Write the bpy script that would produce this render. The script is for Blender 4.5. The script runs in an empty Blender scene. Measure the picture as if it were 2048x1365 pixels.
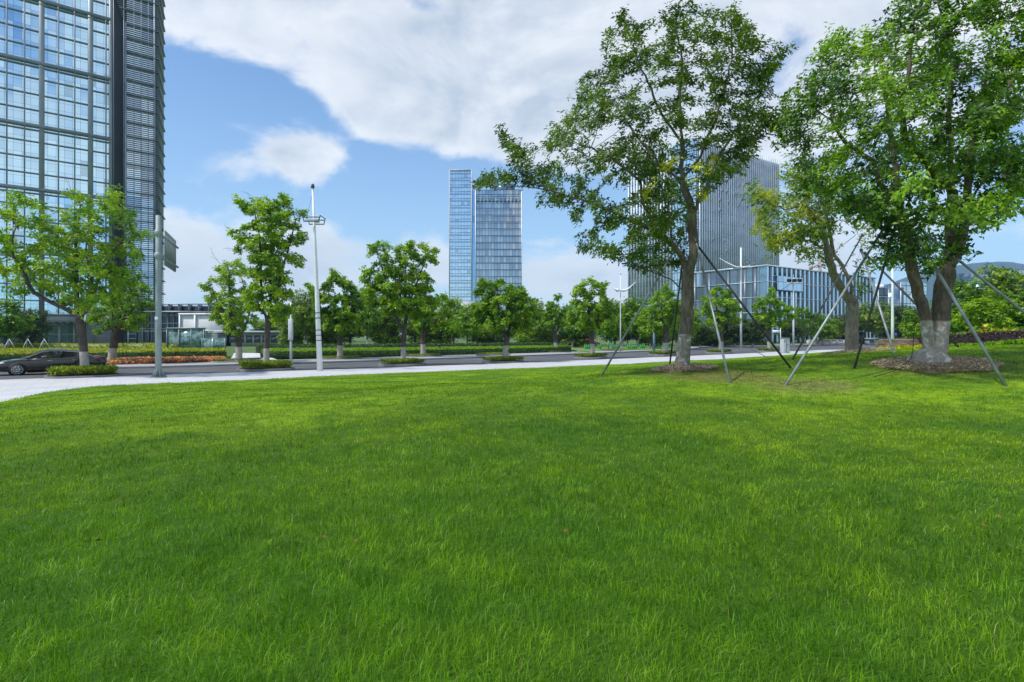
import bpy, math, random
import numpy as np
from mathutils import Vector, noise as mnoise
R = math.radians
C = bpy.context.scene.collection
scene = bpy.context.scene
# ------------------------------------------------------------------ camera
F, CX, HY, CZ = 1166.2, 1024.0, 670.0, 2.2       # focal length in photo pixels, centre column, horizon row, eye height
cd = bpy.data.cameras.new('camera'); cam = bpy.data.objects.new('camera', cd); C.objects.link(cam)
cam.location = (0, 0, CZ); cam.rotation_euler = (R(90), 0, 0)
cd.sensor_width = 36; cd.lens = 20.5; cd.shift_y = -12.5/2048; cd.clip_end = 12000; cd.clip_start = 0.05
scene.camera = cam
scene.view_settings.view_transform = 'Standard'; scene.view_settings.look = 'None'
scene.view_settings.exposure = 0.35; scene.view_settings.gamma = 1
scene.cycles.max_bounces = 7; scene.cycles.transparent_max_bounces = 8
scene.cycles.diffuse_bounces = 3; scene.cycles.glossy_bounces = 3; scene.cycles.volume_bounces = 1
scene.cycles.use_denoising = True

# ------------------------------------------------------------------ node helper
class NT:
    def __init__(s, tree): s.t = tree; s.n = tree.nodes; s.l = tree.links
    def new(s, typ, **kw):
        nd = s.n.new(typ)
        for k, v in kw.items():
            if k == 'ins':
                for i, val in v.items():
                    if hasattr(val, 'is_linked') or isinstance(val, bpy.types.NodeSocket): s.l.new(val, nd.inputs[i])
                    else: nd.inputs[i].default_value = val
            else: setattr(nd, k, v)
        return nd
    def math(s, op, a, b=0.0, c=0.0, clamp=False):
        nd = s.n.new('ShaderNodeMath'); nd.operation = op; nd.use_clamp = clamp
        for i, v in enumerate((a, b, c)):
            if isinstance(v, bpy.types.NodeSocket): s.l.new(v, nd.inputs[i])
            else: nd.inputs[i].default_value = v
        return nd.outputs[0]
    def mix(s, fac, a, b, blend='MIX'):
        nd = s.n.new('ShaderNodeMix'); nd.data_type = 'RGBA'; nd.blend_type = blend
        for i, v in ((0, fac), (6, a), (7, b)):
            if isinstance(v, bpy.types.NodeSocket): s.l.new(v, nd.inputs[i])
            else: nd.inputs[i].default_value = v if i == 0 else (*v[:3], 1)
        return nd.outputs[2]
    def ramp(s, fac, stops):
        nd = s.n.new('ShaderNodeValToRGB'); cr = nd.color_ramp
        while len(cr.elements) < len(stops): cr.elements.new(0.5)
        for e, (p, c) in zip(cr.elements, stops):
            e.position = p; e.color = (*c, 1) if isinstance(c, tuple) else (c, c, c, 1)
        s.l.new(fac, nd.inputs[0]); return nd.outputs[0]
    def mrange(s, v, a, b, c=0.0, d=1.0, smooth=True):
        nd = s.n.new('ShaderNodeMapRange'); nd.interpolation_type = 'SMOOTHSTEP' if smooth else 'LINEAR'
        s.l.new(v, nd.inputs[0])
        for i, x in ((1, a), (2, b), (3, c), (4, d)): nd.inputs[i].default_value = x
        return nd.outputs[0]
    def noise(s, vec, scale, detail=4, rough=0.5, dist=0.0):
        nd = s.n.new('ShaderNodeTexNoise'); nd.inputs['Scale'].default_value = scale
        nd.inputs['Detail'].default_value = detail; nd.inputs['Roughness'].default_value = rough
        nd.inputs['Distortion'].default_value = dist
        if vec is not None: s.l.new(vec, nd.inputs['Vector'])
        return nd.outputs['Fac']

# ------------------------------------------------------------------ world: sky with clouds, sun
SUN_EL, SUN_AZ = 57.0, -112.0     # azimuth measured from the view direction (+Y) towards +X
world = bpy.data.worlds.new('World'); scene.world = world; world.use_nodes = True
w = NT(world.node_tree); w.n.clear()
out = w.new('ShaderNodeOutputWorld'); bg = w.new('ShaderNodeBackground'); w.l.new(bg.outputs[0], out.inputs[0])
sky = w.new('ShaderNodeTexSky', sky_type='NISHITA', sun_disc=False, sun_elevation=R(SUN_EL), sun_rotation=R(SUN_AZ),
            air_density=1.0, dust_density=0.6, ozone_density=2.0)
tc = w.new('ShaderNodeTexCoord')
sep = w.new('ShaderNodeSeparateXYZ'); w.l.new(tc.outputs['Generated'], sep.inputs[0])
az = w.math('ARCTAN2', sep.outputs[0], sep.outputs[1]); el = w.math('ARCSINE', sep.outputs[2])
ae = w.new('ShaderNodeCombineXYZ'); w.l.new(az, ae.inputs[0]); w.l.new(el, ae.inputs[1])
# cloud banks by direction: (azimuth deg, elevation deg, half width, half height, tilt, weight)
def dirpx(px, py):
    x, z = (px-CX)/F, (HY-py)/F
    return math.degrees(math.atan2(x, 1)), math.degrees(math.atan2(z, math.hypot(x, 1)))
banks = []
for (px, py, wx, wy, tilt, wt) in [
    (900, 40, 480, 190, -14, 1.25), (1250, 140, 420, 210, -8, 1.15), (470, 20, 330, 125, -6, 1.25), (1650, 120, 480, 260, 0, 0.95),
    (1050, 200, 300, 110, -12, .7), (2000, 250, 260, 200, 0, .5),
    (580, 300, 135, 80, -20, 1.15), (645, 335, 80, 45, -15, .6), (710, 225, 105, 66, -10, .85), (810, 250, 110, 42, -5, .75), (430, 232, 70, 26, 0, .42),
    (440, 335, 70, 32, 0, .42), (600, 170, 30, 18, 0, .25), (330, 470, 250, 95, 0, 1.0), (480, 560, 330, 110, 0, .95), (640, 460, 110, 50, -8, .75),
    (700, 560, 200, 70, 0, .7), (880, 520, 90, 62, 0, .85), (1150, 560, 300, 78, 0, 1.1), (1120, 515, 140, 38, -6, .45), (1620, 540, 200, 130, 0, .8),
    (1750, 470, 160, 60, 0, .3), (2000, 450, 100, 40, 0, -.2),
    (420, 140, 140, 40, -14, -.5), (760, 400, 220, 70, 0, -.6), (1150, 400, 160, 90, 0, -.5), (1520, 200, 60, 40, 0, -.25), (610, 218, 120, 36, -25, -.8), (700, 300, 40, 22, -50, -.35), (1990, 330, 80, 120, 0, -.35),
    ]:
    a0, e0 = dirpx(px, py); k = math.degrees(1/F)/(1+((px-CX)/F)**2); ke = math.degrees(1/F)/math.hypot(1, (px-CX)/F)
    banks.append((a0, e0, wx*k, wy*ke, tilt, wt))
banks += [(150, 30, 60, 22, 0, .9), (100, 55, 45, 22, 0, .7), (-140, 25, 30, 20, 0, .7), (180, 12, 60, 8, 0, .8), (0, 78, 200, 16, 0, .8)]  # added banks outside the frame, to brighten glass reflections and ambient light
acc = None
for (a0, e0, wa, we, tilt, wt) in banks:
    mp = w.new('ShaderNodeMapping', vector_type='TEXTURE'); w.l.new(ae.outputs[0], mp.inputs[0])
    mp.inputs['Location'].default_value = (R(a0), R(e0), 0); mp.inputs['Rotation'].default_value = (0, 0, R(tilt))
    mp.inputs['Scale'].default_value = (R(wa)*1.35, R(we)*1.35, 1)
    gr = w.new('ShaderNodeTexGradient', gradient_type='QUADRATIC_SPHERE'); w.l.new(mp.outputs[0], gr.inputs[0])
    v = w.math('MULTIPLY', w.math('SQRT', gr.outputs['Fac']), wt)
    acc = v if acc is None else w.math('ADD', acc, v)
mpc = w.new('ShaderNodeMapping'); w.l.new(tc.outputs['Generated'], mpc.inputs[0]); mpc.inputs['Scale'].default_value = (1, 1, 1.9)
n1 = w.noise(mpc.outputs[0], 5.2, 10, 0.60, 0.35); n2 = w.noise(mpc.outputs[0], 2.4, 5, 0.5)
nb = w.noise(mpc.outputs[0], 2.1, 3, .5, .2)
dens = w.math('ADD', w.math('MINIMUM', acc, 1.15), w.math('ADD', w.math('MULTIPLY', w.math('SUBTRACT', n1, .5), 3.3), w.math('MULTIPLY', w.math('SUBTRACT', nb, .5), 1.2)))
mask = w.mrange(dens, 0.16, 0.98)
mpc2 = w.new('ShaderNodeMapping'); w.l.new(mpc.outputs[0], mpc2.inputs[0]); mpc2.inputs['Location'].default_value = (.02, .0, -.035)
n3 = w.noise(mpc2.outputs[0], 5.2, 10, 0.60, 0.35)
thick = w.mrange(w.math('ADD', w.math('MULTIPLY', dens, .55), w.math('MULTIPLY', n2, .9)), .6, 1.25)
lit = w.math('MULTIPLY_ADD', w.math('SUBTRACT', n1, n3), 3.2, 0.5, clamp=True)
ccol = w.mix(thick, (7.5, 7.6, 7.9), (4.1, 4.75, 5.7))
ccol = w.mix(w.math('MULTIPLY', lit, .62), ccol, (8.4, 8.5, 8.7))
skyc = w.mix(1.0, sky.outputs[0], (1.08, 1.26, 1.40), 'MULTIPLY')
hz = w.mrange(el, R(-2), R(24), 0.62, 0.0)
skyc = w.mix(hz, skyc, (3.7, 5.3, 7.0))
ccol = w.mix(w.mrange(el, R(-2), R(14), 0.55, 0.0), ccol, (5.9, 6.2, 6.7))
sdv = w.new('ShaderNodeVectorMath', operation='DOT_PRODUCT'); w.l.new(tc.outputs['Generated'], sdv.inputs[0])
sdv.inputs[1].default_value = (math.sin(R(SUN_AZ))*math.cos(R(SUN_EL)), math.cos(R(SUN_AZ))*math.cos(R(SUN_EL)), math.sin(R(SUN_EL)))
ccol = w.mix(1.0, ccol, w.ramp(w.mrange(sdv.outputs['Value'], .35, 1.0), [(0, .45), (1, 1.0)]), 'MULTIPLY')   # added gain: cloud round the sun, mostly out of frame, brightened for ambient light
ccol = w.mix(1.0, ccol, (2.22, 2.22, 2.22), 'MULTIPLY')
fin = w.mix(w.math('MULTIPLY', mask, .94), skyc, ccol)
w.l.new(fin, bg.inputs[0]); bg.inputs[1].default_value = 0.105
sd = bpy.data.lights.new('sun', 'SUN'); sd.energy = 3.0; sd.angle = R(3.0); sd.color = (1, .96, .89)
sun = bpy.data.objects.new('sun', sd); C.objects.link(sun)
ds = Vector((math.sin(R(SUN_AZ))*math.cos(R(SUN_EL)), math.cos(R(SUN_AZ))*math.cos(R(SUN_EL)), math.sin(R(SUN_EL))))
sun.rotation_euler = ds.to_track_quat('Z', 'Y').to_euler(); sun.location = (0, 0, 60)

# ------------------------------------------------------------------ helpers
def W(px, py, Y): return np.array([(px-CX)/F*Y, Y, CZ-(py-HY)/F*Y])           # a photo direction at depth Y
def G(px, py, z=0.0):                                                          # where it meets level z
    Y = F*(CZ-z)/(py-HY); return np.array([(px-CX)/F*Y, Y, z])
def tag(o, label=None, cat=None, group=None, kind=None):
    if label: o['label'] = label
    if cat: o['category'] = cat
    if group: o['group'] = group
    if kind: o['kind'] = kind
    return o
def thing(name, label, cat, loc=(0, 0, 0), group=None, rz=0):
    o = bpy.data.objects.new(name, None); C.objects.link(o); o.location = loc; o.rotation_euler = (0, 0, rz)
    o.empty_display_size = .3
    return tag(o, label, cat, group)
def mesh_obj(name, V, faces, mat, parent=None, smooth=False, uv=None, attr=None, mats=None, midx=None):
    """V (n,3) array, faces: list of tuples or (k,m) int array"""
    me = bpy.data.meshes.new(name); V = np.asarray(V, dtype=np.float32)
    if isinstance(faces, np.ndarray):
        nf, k = faces.shape; loops = faces.astype(np.int32).ravel(); starts = np.arange(0, nf*k, k, dtype=np.int32)
    else:
        loops = np.array([i for f in faces for i in f], dtype=np.int32); lens = np.array([len(f) for f in faces], dtype=np.int32)
        nf = len(lens); starts = np.concatenate(([0], np.cumsum(lens)[:-1])).astype(np.int32)
    me.vertices.add(len(V)); me.vertices.foreach_set('co', V.ravel())
    me.loops.add(len(loops)); me.loops.foreach_set('vertex_index', loops)
    me.polygons.add(nf); me.polygons.foreach_set('loop_start', starts)
    if smooth: me.polygons.foreach_set('use_smooth', np.ones(nf, dtype=bool))
    for m in (mats or [mat]): me.materials.append(m)
    if midx is not None: me.polygons.foreach_set('material_index', np.asarray(midx, dtype=np.int32))
    if uv is not None:
        l = me.uv_layers.new(name='UVMap'); l.data.foreach_set('uv', np.asarray(uv, dtype=np.float32)[loops].ravel())
    if attr is not None:
        a = me.attributes.new('tone', 'FLOAT', 'POINT'); a.data.foreach_set('value', np.asarray(attr, dtype=np.float32))
    me.update(calc_edges=True); me.validate()
    o = bpy.data.objects.new(name, me); C.objects.link(o)
    if parent is not None: o.parent = parent
    return o
class MB:
    """collects boxes, tubes and prisms in world space and links them as ONE mesh"""
    def __init__(s): s.v = []; s.f = []; s.uv = []
    def add(s, vs, fs, uv=None):
        n = len(s.v); s.v += [tuple(map(float, p)) for p in vs]; s.f += [tuple(i+n for i in f) for f in fs]
        s.uv += list(uv) if uv is not None else [(0., 0.)]*len(vs)
    def obox(s, c, ax, ay, az_):
        c, ax, ay, az_ = map(np.asarray, (c, ax, ay, az_)); vs = [c+i*ax+j*ay+k*az_ for k in (-1, 1) for j in (-1, 1) for i in (-1, 1)]
        s.add(vs, [(0, 2, 3, 1), (4, 5, 7, 6), (0, 1, 5, 4), (2, 6, 7, 3), (0, 4, 6, 2), (1, 3, 7, 5)])
    def box(s, x0, x1, y0, y1, z0, z1):
        s.obox(((x0+x1)/2, (y0+y1)/2, (z0+z1)/2), ((x1-x0)/2, 0, 0), (0, (y1-y0)/2, 0), (0, 0, (z1-z0)/2))
    def tube(s, pts, rad, k=8, cap=True):
        pts = [np.asarray(p, float) for p in pts]; rad = [rad]*len(pts) if np.isscalar(rad) else rad
        n0 = len(s.v); vs = []; d0 = None
        for i, p in enumerate(pts):
            d = pts[min(i+1, len(pts)-1)]-pts[max(i-1, 0)]; d = d/(np.linalg.norm(d)+1e-9)
            if d0 is None: a = np.cross(d, (0, 0, 1.) if abs(d[2]) < .9 else (1., 0, 0))
            else: a = a-d*np.dot(a, d)
            a = a/(np.linalg.norm(a)+1e-9); b = np.cross(d, a); d0 = d
            vs += [p+rad[i]*(math.cos(t)*a+math.sin(t)*b) for t in np.arange(k)*2*math.pi/k]
        fs = [(i*k+j, i*k+(j+1) % k, (i+1)*k+(j+1) % k, (i+1)*k+j) for i in range(len(pts)-1) for j in range(k)]
        if cap: fs += [tuple(range(k))[::-1], tuple((len(pts)-1)*k+j for j in range(k))]
        s.add(vs, fs)
    def prism(s, poly, z0, z1):
        n = len(poly); vs = [(x, y, z0) for x, y in poly]+[(x, y, z1) for x, y in poly]
        s.add(vs, [tuple(range(n))[::-1], tuple(range(n, 2*n))]+[(i, (i+1) % n, n+(i+1) % n, n+i) for i in range(n)])
    def build(s, name, mat, parent=None, smooth=False, bevel=0, loc=None):
        V = np.array(s.v); off = np.zeros(3)
        if parent is not None and loc is None:
            p = parent
            while p is not None: off += np.array(p.location); p = p.parent
        o = mesh_obj(name, V-off, s.f, mat, parent, smooth, uv=s.uv)
        if loc is not None: o.data.transform(__import__('mathutils').Matrix.Translation(-Vector(loc))); o.location = loc
        if bevel: m = o.modifiers.new('bevel', 'BEVEL'); m.width = bevel; m.segments = 2; m.limit_method = 'ANGLE'
        return o
class Fac:
    """a facade frame: s along it, z up, n out of it"""
    def __init__(s, P, d): s.P = np.array([P[0], P[1], 0.]); d = np.array(d, float)/np.linalg.norm(d); s.d = np.array([d[0], d[1], 0]); s.n = np.array([d[1], -d[0], 0])
    def pt(s, a, z, n=0): return s.P+s.d*a+s.n*n+np.array([0, 0, z])
    def box(s, mb, s0, s1, z0, z1, n0, n1):
        mb.obox(s.pt((s0+s1)/2, (z0+z1)/2, (n0+n1)/2), s.d*(s1-s0)/2, s.n*(n1-n0)/2, (0, 0, (z1-z0)/2))
    def quad(s, mb, s0, s1, z0, z1, n=0):
        mb.add([s.pt(s0, z0, n), s.pt(s1, z0, n), s.pt(s1, z1, n), s.pt(s0, z1, n)], [(0, 1, 2, 3)], [(s0, z0), (s1, z0), (s1, z1), (s0, z1)])

# ------------------------------------------------------------------ materials
MAT = {}
def mat(name, col, rough=.6, metal=0., nscale=None, var=.15, bump=0., bscale=None, coat=0.):
    if name in MAT: return MAT[name]
    m = bpy.data.materials.new(name); m.use_nodes = True; t = NT(m.node_tree); b = t.n['Principled BSDF']
    b.inputs['Roughness'].default_value = rough; b.inputs['Metallic'].default_value = metal; b.inputs['Coat Weight'].default_value = coat
    if nscale:
        co = t.new('ShaderNodeNewGeometry').outputs['Position']; f = t.noise(co, nscale, 6, .6)
        a = tuple(c*(1-var) for c in col); d = tuple(min(1, c*(1+var)) for c in col)
        t.l.new(t.mix(t.mrange(f, .35, .65), a, d), b.inputs['Base Color'])
        if bump:
            bp = t.new('ShaderNodeBump'); bp.inputs['Strength'].default_value = bump; bp.inputs['Distance'].default_value = .02
            t.l.new(t.noise(co, bscale or nscale*4, 5, .6), bp.inputs['Height']); t.l.new(bp.outputs[0], b.inputs['Normal'])
    else: b.inputs['Base Color'].default_value = (*col, 1)
    MAT[name] = m; return m
def glass_mat(name, col, pane=(1.2, 1.3), var=.3, rough=.06, metal=.85, line=0.0, lcol=(.08, .1, .12), band=None, wob=.02, cols=None):
    """curtain-wall glass: every pane its own tint and tilt, thin joints"""
    cell = cols or pane; m = bpy.data.materials.new(name); m.use_nodes = True; t = NT(m.node_tree); b = t.n['Principled BSDF']
    uv = t.new('ShaderNodeUVMap').outputs[0]; sp = t.new('ShaderNodeSeparateXYZ'); t.l.new(uv, sp.inputs[0])
    u = t.math('DIVIDE', sp.outputs[0], pane[0]); v = t.math('DIVIDE', sp.outputs[1], pane[1])
    cb = t.new('ShaderNodeCombineXYZ'); t.l.new(t.math('FLOOR', t.math('DIVIDE', sp.outputs[0], cell[0])), cb.inputs[0]); t.l.new(t.math('FLOOR', t.math('DIVIDE', sp.outputs[1], cell[1])), cb.inputs[1])
    wn = t.new('ShaderNodeTexWhiteNoise', noise_dimensions='2D'); t.l.new(cb.outputs[0], wn.inputs['Vector'])
    big = t.noise(uv, .045, 3, .5)
    a = tuple(c*(1-var) for c in col); d = tuple(min(1, c*(1+var*.6)) for c in col)
    cc = t.mix(wn.outputs['Value'], a, d)
    dark = t.math('GREATER_THAN', wn.outputs['Value'], .955); cc = t.mix(t.math('MULTIPLY', dark, .5), cc, tuple(c*.35 for c in col))
    if band:
        bb = t.math('LESS_THAN', t.math('FRACT', t.math('DIVIDE', sp.outputs[1], band[0])), band[1]); cc = t.mix(bb, cc, band[2])
    if line:
        lu = t.math('LESS_THAN', t.math('MULTIPLY', t.math('FRACT', u), pane[0]), line); lv = t.math('LESS_THAN', t.math('MULTIPLY', t.math('FRACT', v), pane[1]), line)
        cc = t.mix(t.math('MAXIMUM', lu, lv), cc, lcol)
    t.l.new(cc, b.inputs['Base Color']); b.inputs['Metallic'].default_value = metal; b.inputs['Roughness'].default_value = rough
    nrm = t.new('ShaderNodeNewGeometry').outputs['Normal']
    off = t.new('ShaderNodeVectorMath', operation='SUBTRACT'); t.l.new(wn.outputs['Color'], off.inputs[0]); off.inputs[1].default_value = (.5, .5, .5)
    sc = t.new('ShaderNodeVectorMath', operation='SCALE'); t.l.new(off.outputs[0], sc.inputs[0]); sc.inputs['Scale'].default_value = wob
    ad = t.new('ShaderNodeVectorMath', operation='ADD'); t.l.new(nrm, ad.inputs[0]); t.l.new(sc.outputs[0], ad.inputs[1])
    nn = t.new('ShaderNodeVectorMath', operation='NORMALIZE'); t.l.new(ad.outputs[0], nn.inputs[0]); t.l.new(nn.outputs[0], b.inputs['Normal'])
    return m
def leaf_mat(name, dark, mid, light, trans=.35, yellow=None):
    m = bpy.data.materials.new(name); m.use_nodes = True; t = NT(m.node_tree); t.n.clear()
    o = t.new('ShaderNodeOutputMaterial'); at = t.new('ShaderNodeAttribute', attribute_name='tone')
    stops = [(0., dark), (.45, mid), (.92, light)]+([(1., yellow)] if yellow else [])
    c = t.ramp(at.outputs['Fac'], stops)
    df = t.new('ShaderNodeBsdfPrincipled', ins={'Roughness': .42, 'Specular IOR Level': .35}); t.l.new(c, df.inputs['Base Color'])
    tr = t.new('ShaderNodeBsdfTranslucent'); t.l.new(t.mix(1, c, (1.25, 1.35, .5), 'MULTIPLY'), tr.inputs[0])
    mx = t.new('ShaderNodeMixShader'); mx.inputs[0].default_value = trans; t.l.new(df.outputs[0], mx.inputs[1]); t.l.new(tr.outputs[0], mx.inputs[2])
    t.l.new(mx.outputs[0], o.inputs[0]); return m
def bark_mat(name, c1, c2, wash_h=0.0, wash=(.55, .53, .49), wamt=1.0, streak=0.0):
    m = bpy.data.materials.new(name); m.use_nodes = True; t = NT(m.node_tree); b = t.n['Principled BSDF']; b.inputs['Roughness'].default_value = .9
    co = t.new('ShaderNodeTexCoord').outputs['Object']
    mp = t.new('ShaderNodeMapping'); t.l.new(co, mp.inputs[0]); mp.inputs['Scale'].default_value = (1, 1, .22)
    f = t.noise(mp.outputs[0], 22, 8, .65); f2 = t.noise(co, 3.0, 5, .6); f3 = t.noise(co, 9, 6, .7)
    c = t.mix(t.mrange(f, .35, .65), c1, c2); c = t.mix(t.math('MULTIPLY', t.mrange(f2, .45, .65), .5), c, tuple(x*.55 for x in c1))
    if wash_h:
        sp = t.new('ShaderNodeSeparateXYZ'); t.l.new(co, sp.inputs[0])
        zz = t.math('ADD', sp.outputs[2], t.math('MULTIPLY', t.math('SUBTRACT', f2, .5), .05))
        k = t.mrange(t.math('ADD', zz, t.math('MULTIPLY', t.math('SUBTRACT', f, .5), .06)), wash_h-.02, wash_h+.02, 1, 0)
        patch = t.mrange(t.math('ADD', f3, t.math('MULTIPLY', t.math('SUBTRACT', f, .5), .7)), .5-.25*wamt, .62-.05*wamt)
        wc = t.mix(patch, tuple(x*.66 for x in wash), wash)
        if streak:
            pk = t.mrange(t.math('ADD', f3, t.math('MULTIPLY', f2, .5)), .80, .86); wc = t.mix(t.math('MULTIPLY', pk, .7), wc, (.74, .73, .70))
        c = t.mix(t.math('MULTIPLY', k, .92), c, wc)
    t.l.new(c, b.inputs['Base Color']); bp = t.new('ShaderNodeBump'); bp.inputs['Strength'].default_value = .7; bp.inputs['Distance'].default_value = .02
    t.l.new(f, bp.inputs['Height']); t.l.new(bp.outputs[0], b.inputs['Normal']); return m
steel = mat('galvanised_steel', (.36, .40, .42), .45, .6, 3, .15)
grey_paint = mat('grey_paint', (.24, .30, .30), .5, 0, 2, .08)
white_paint = mat('white_paint', (.72, .75, .77), .45, 0, 2, .05)
dark_metal = mat('dark_metal', (.05, .055, .06), .5, .3)
black = mat('black_rubber', (.015, .015, .016), .7)
bark_row = bark_mat('bark_row', (.055, .045, .038), (.13, .11, .09), 1.15, (.50, .46, .41), .8)
bark_far = bark_mat('bark_far', (.06, .05, .04), (.14, .12, .10), 1.1, (.52, .49, .44), .9)
bark_a = bark_mat('bark_elm', (.10, .08, .06), (.23, .19, .145), .74, (.35, .30, .235), .25, 1)
bark_b = bark_mat('bark_twin', (.085, .065, .05), (.20, .15, .115), .80, (.47, .40, .325), .35, 1)
bark_c = bark_mat('bark_third', (.15, .125, .10), (.31, .27, .22), 1.25, (.24, .205, .165), .5)
bark_bg = bark_mat('bark_park', (.09, .08, .06), (.2, .18, .14))
leaf_a = leaf_mat('leaf_elm', (.025, .06, .007), (.08, .16, .016), (.17, .27, .025), .33, (.50, .52, .02))
leaf_b = leaf_mat('leaf_twin', (.020, .065, .006), (.085, .20, .012), (.27, .46, .025), .34)
leaf_c = leaf_mat('leaf_third', (.05, .13, .010), (.17, .27, .02), (.40, .42, .03), .42)
leaf_row = leaf_mat('leaf_row', (.05, .15, .006), (.19, .36, .012), (.40, .54, .02), .4)
leaf_row2 = leaf_mat('leaf_row_yellow', (.06, .17, .008), (.17, .34, .014), (.36, .50, .022), .4)
leaf_far = leaf_mat('leaf_far', (.035, .12, .008), (.12, .26, .014), (.28, .44, .022), .38)
leaf_bg = leaf_mat('leaf_park', (.05, .12, .012), (.16, .27, .022), (.33, .44, .035), .4)
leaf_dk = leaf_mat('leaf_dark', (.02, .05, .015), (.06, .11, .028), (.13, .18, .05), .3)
hedge_m = leaf_mat('hedge_leaf', (.015, .045, .006), (.05, .11, .010), (.13, .23, .02), .2)
hedge_y = leaf_mat('hedge_yellow', (.12, .18, .008), (.34, .38, .014), (.55, .52, .02), .25)
hedge_p = leaf_mat('hedge_purple', (.02, .012, .012), (.05, .03, .028), (.10, .07, .05), .15)

# ------------------------------------------------------------------ terrain
rng = np.random.default_rng(7); random.seed(7)
EDGE = [(-18, -14, .13), (-17, -4, .13), (-16.2, 6, .13), (-16.0, 12, .13), (-16.1, 16, .13)]
for px, py in [(0, 803), (40, 795), (100, 783), (150, 776), (200, 771.5), (280, 767.5), (350, 765), (500, 759.5), (700, 749.5), (880, 742.5), (1080, 735), (1260, 727.5), (1440, 718.5), (1560, 711), (1650, 704.5)]:
    g = G(px, py, .12); EDGE.append((g[0], g[1], .13))
EDGE += [(50, 80, .13), (62, 89, .13), (75, 96, .13), (95, 104, .13), (110, 90, .13), (95, 50, .4), (80, 10, .8), (60, -10, 1.), (30, -25, 1.2), (0, -30, 1.2), (-12, -24, .5)]
EDGE = np.array(EDGE)
ephi = np.arctan2(EDGE[:, 0], EDGE[:, 1]); erad = np.hypot(EDGE[:, 0], EDGE[:, 1])
o_ = np.argsort(ephi); ephi, erad = ephi[o_], erad[o_]
ephi = np.concatenate((ephi-2*math.pi, ephi, ephi+2*math.pi)); erad = np.tile(erad, 3)
def edge_r(phi): return np.interp(phi, ephi, erad)
ctrl = [(0, 0, 1.22), (-5, -1, 1.12), (5, 0, 1.3), (0, -6, 1.2), (-7, 5, 1.02), (0, 4, 1.24), (7, 4, 1.34), (-11, 3, .7), (12, 4, 1.5)]
for px, py, Y in [(1024, 1224, 2), (300, 1180, 2.3), (1750, 1180, 2.3), (1365, 741, 12), (1868, 731, 11), (1705, 707, 18), (2015, 772, 9), (1460, 767, 9.9), (1200, 753, 12.1),
                  (0, 828, 10.5), (0, 806, 15), (200, 790, 15), (350, 787, 14), (350, 770, 21), (700, 776, 16), (700, 757, 24), (1080, 758, 20), (1080, 741, 30), (1300, 738, 22), (1300, 728.5, 36), (1500, 722, 30), (1500, 716, 42),
                  (1640, 712, 30), (1640, 707, 50), (1800, 704, 22), (1900, 703, 21), (2048, 691, 19), (2300, 685, 18), (2048, 700, 13), (1760, 706, 27), (1800, 700, 45), (2100, 676, 40), (1900, 690, 60), (2500, 660, 20)]:
    p = W(px, py, Y); ctrl.append(tuple(p))
ctrl += [(x, y, .13) for x, y, _ in EDGE[2:26]]
ctrl = np.array(ctrl)
def tps_fit(P):
    n = len(P); d2 = ((P[:, None, :2]-P[None, :, :2])**2).sum(-1); K = .5*d2*np.log(d2+1e-9)+np.eye(n)*.02
    A = np.zeros((n+3, n+3)); A[:n, :n] = K; A[:n, n] = 1; A[:n, n+1:] = P[:, :2]; A[n, :n] = 1; A[n+1:, :n] = P[:, :2].T
    return np.linalg.solve(A, np.concatenate((P[:, 2], [0, 0, 0])))
TPS = tps_fit(ctrl)
def ground_z(x, y):
    x = np.asarray(x, float); y = np.asarray(y, float); sh = x.shape; x = x.ravel(); y = y.ravel(); out_ = np.empty(len(x))
    for i in range(0, len(x), 20000):
        a, b = x[i:i+20000], y[i:i+20000]; d2 = (a[:, None]-ctrl[None, :, 0])**2+(b[:, None]-ctrl[None, :, 1])**2
        out_[i:i+20000] = (.5*d2*np.log(d2+1e-9))@TPS[:-3]+TPS[-3]+TPS[-2]*a+TPS[-1]*b
    r = np.hypot(x, y); er = edge_r(np.arctan2(x, y)); k = np.clip((er-r)/np.clip(er*.22, 2., 8.), 0, 1); k = k*k*(3-2*k)
    z = np.clip(out_, .13, 3.2)
    bumps = .022*np.sin(x*1.1+1.3*np.sin(y*.7))*np.sin(y*.9+x*.3)+.012*np.sin(x*2.7+y*1.9)
    return (.13+(z-.13)*k+bumps*k).reshape(sh)
def gz(x, y): return float(ground_z(np.array([x]), np.array([y]))[0])

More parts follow.
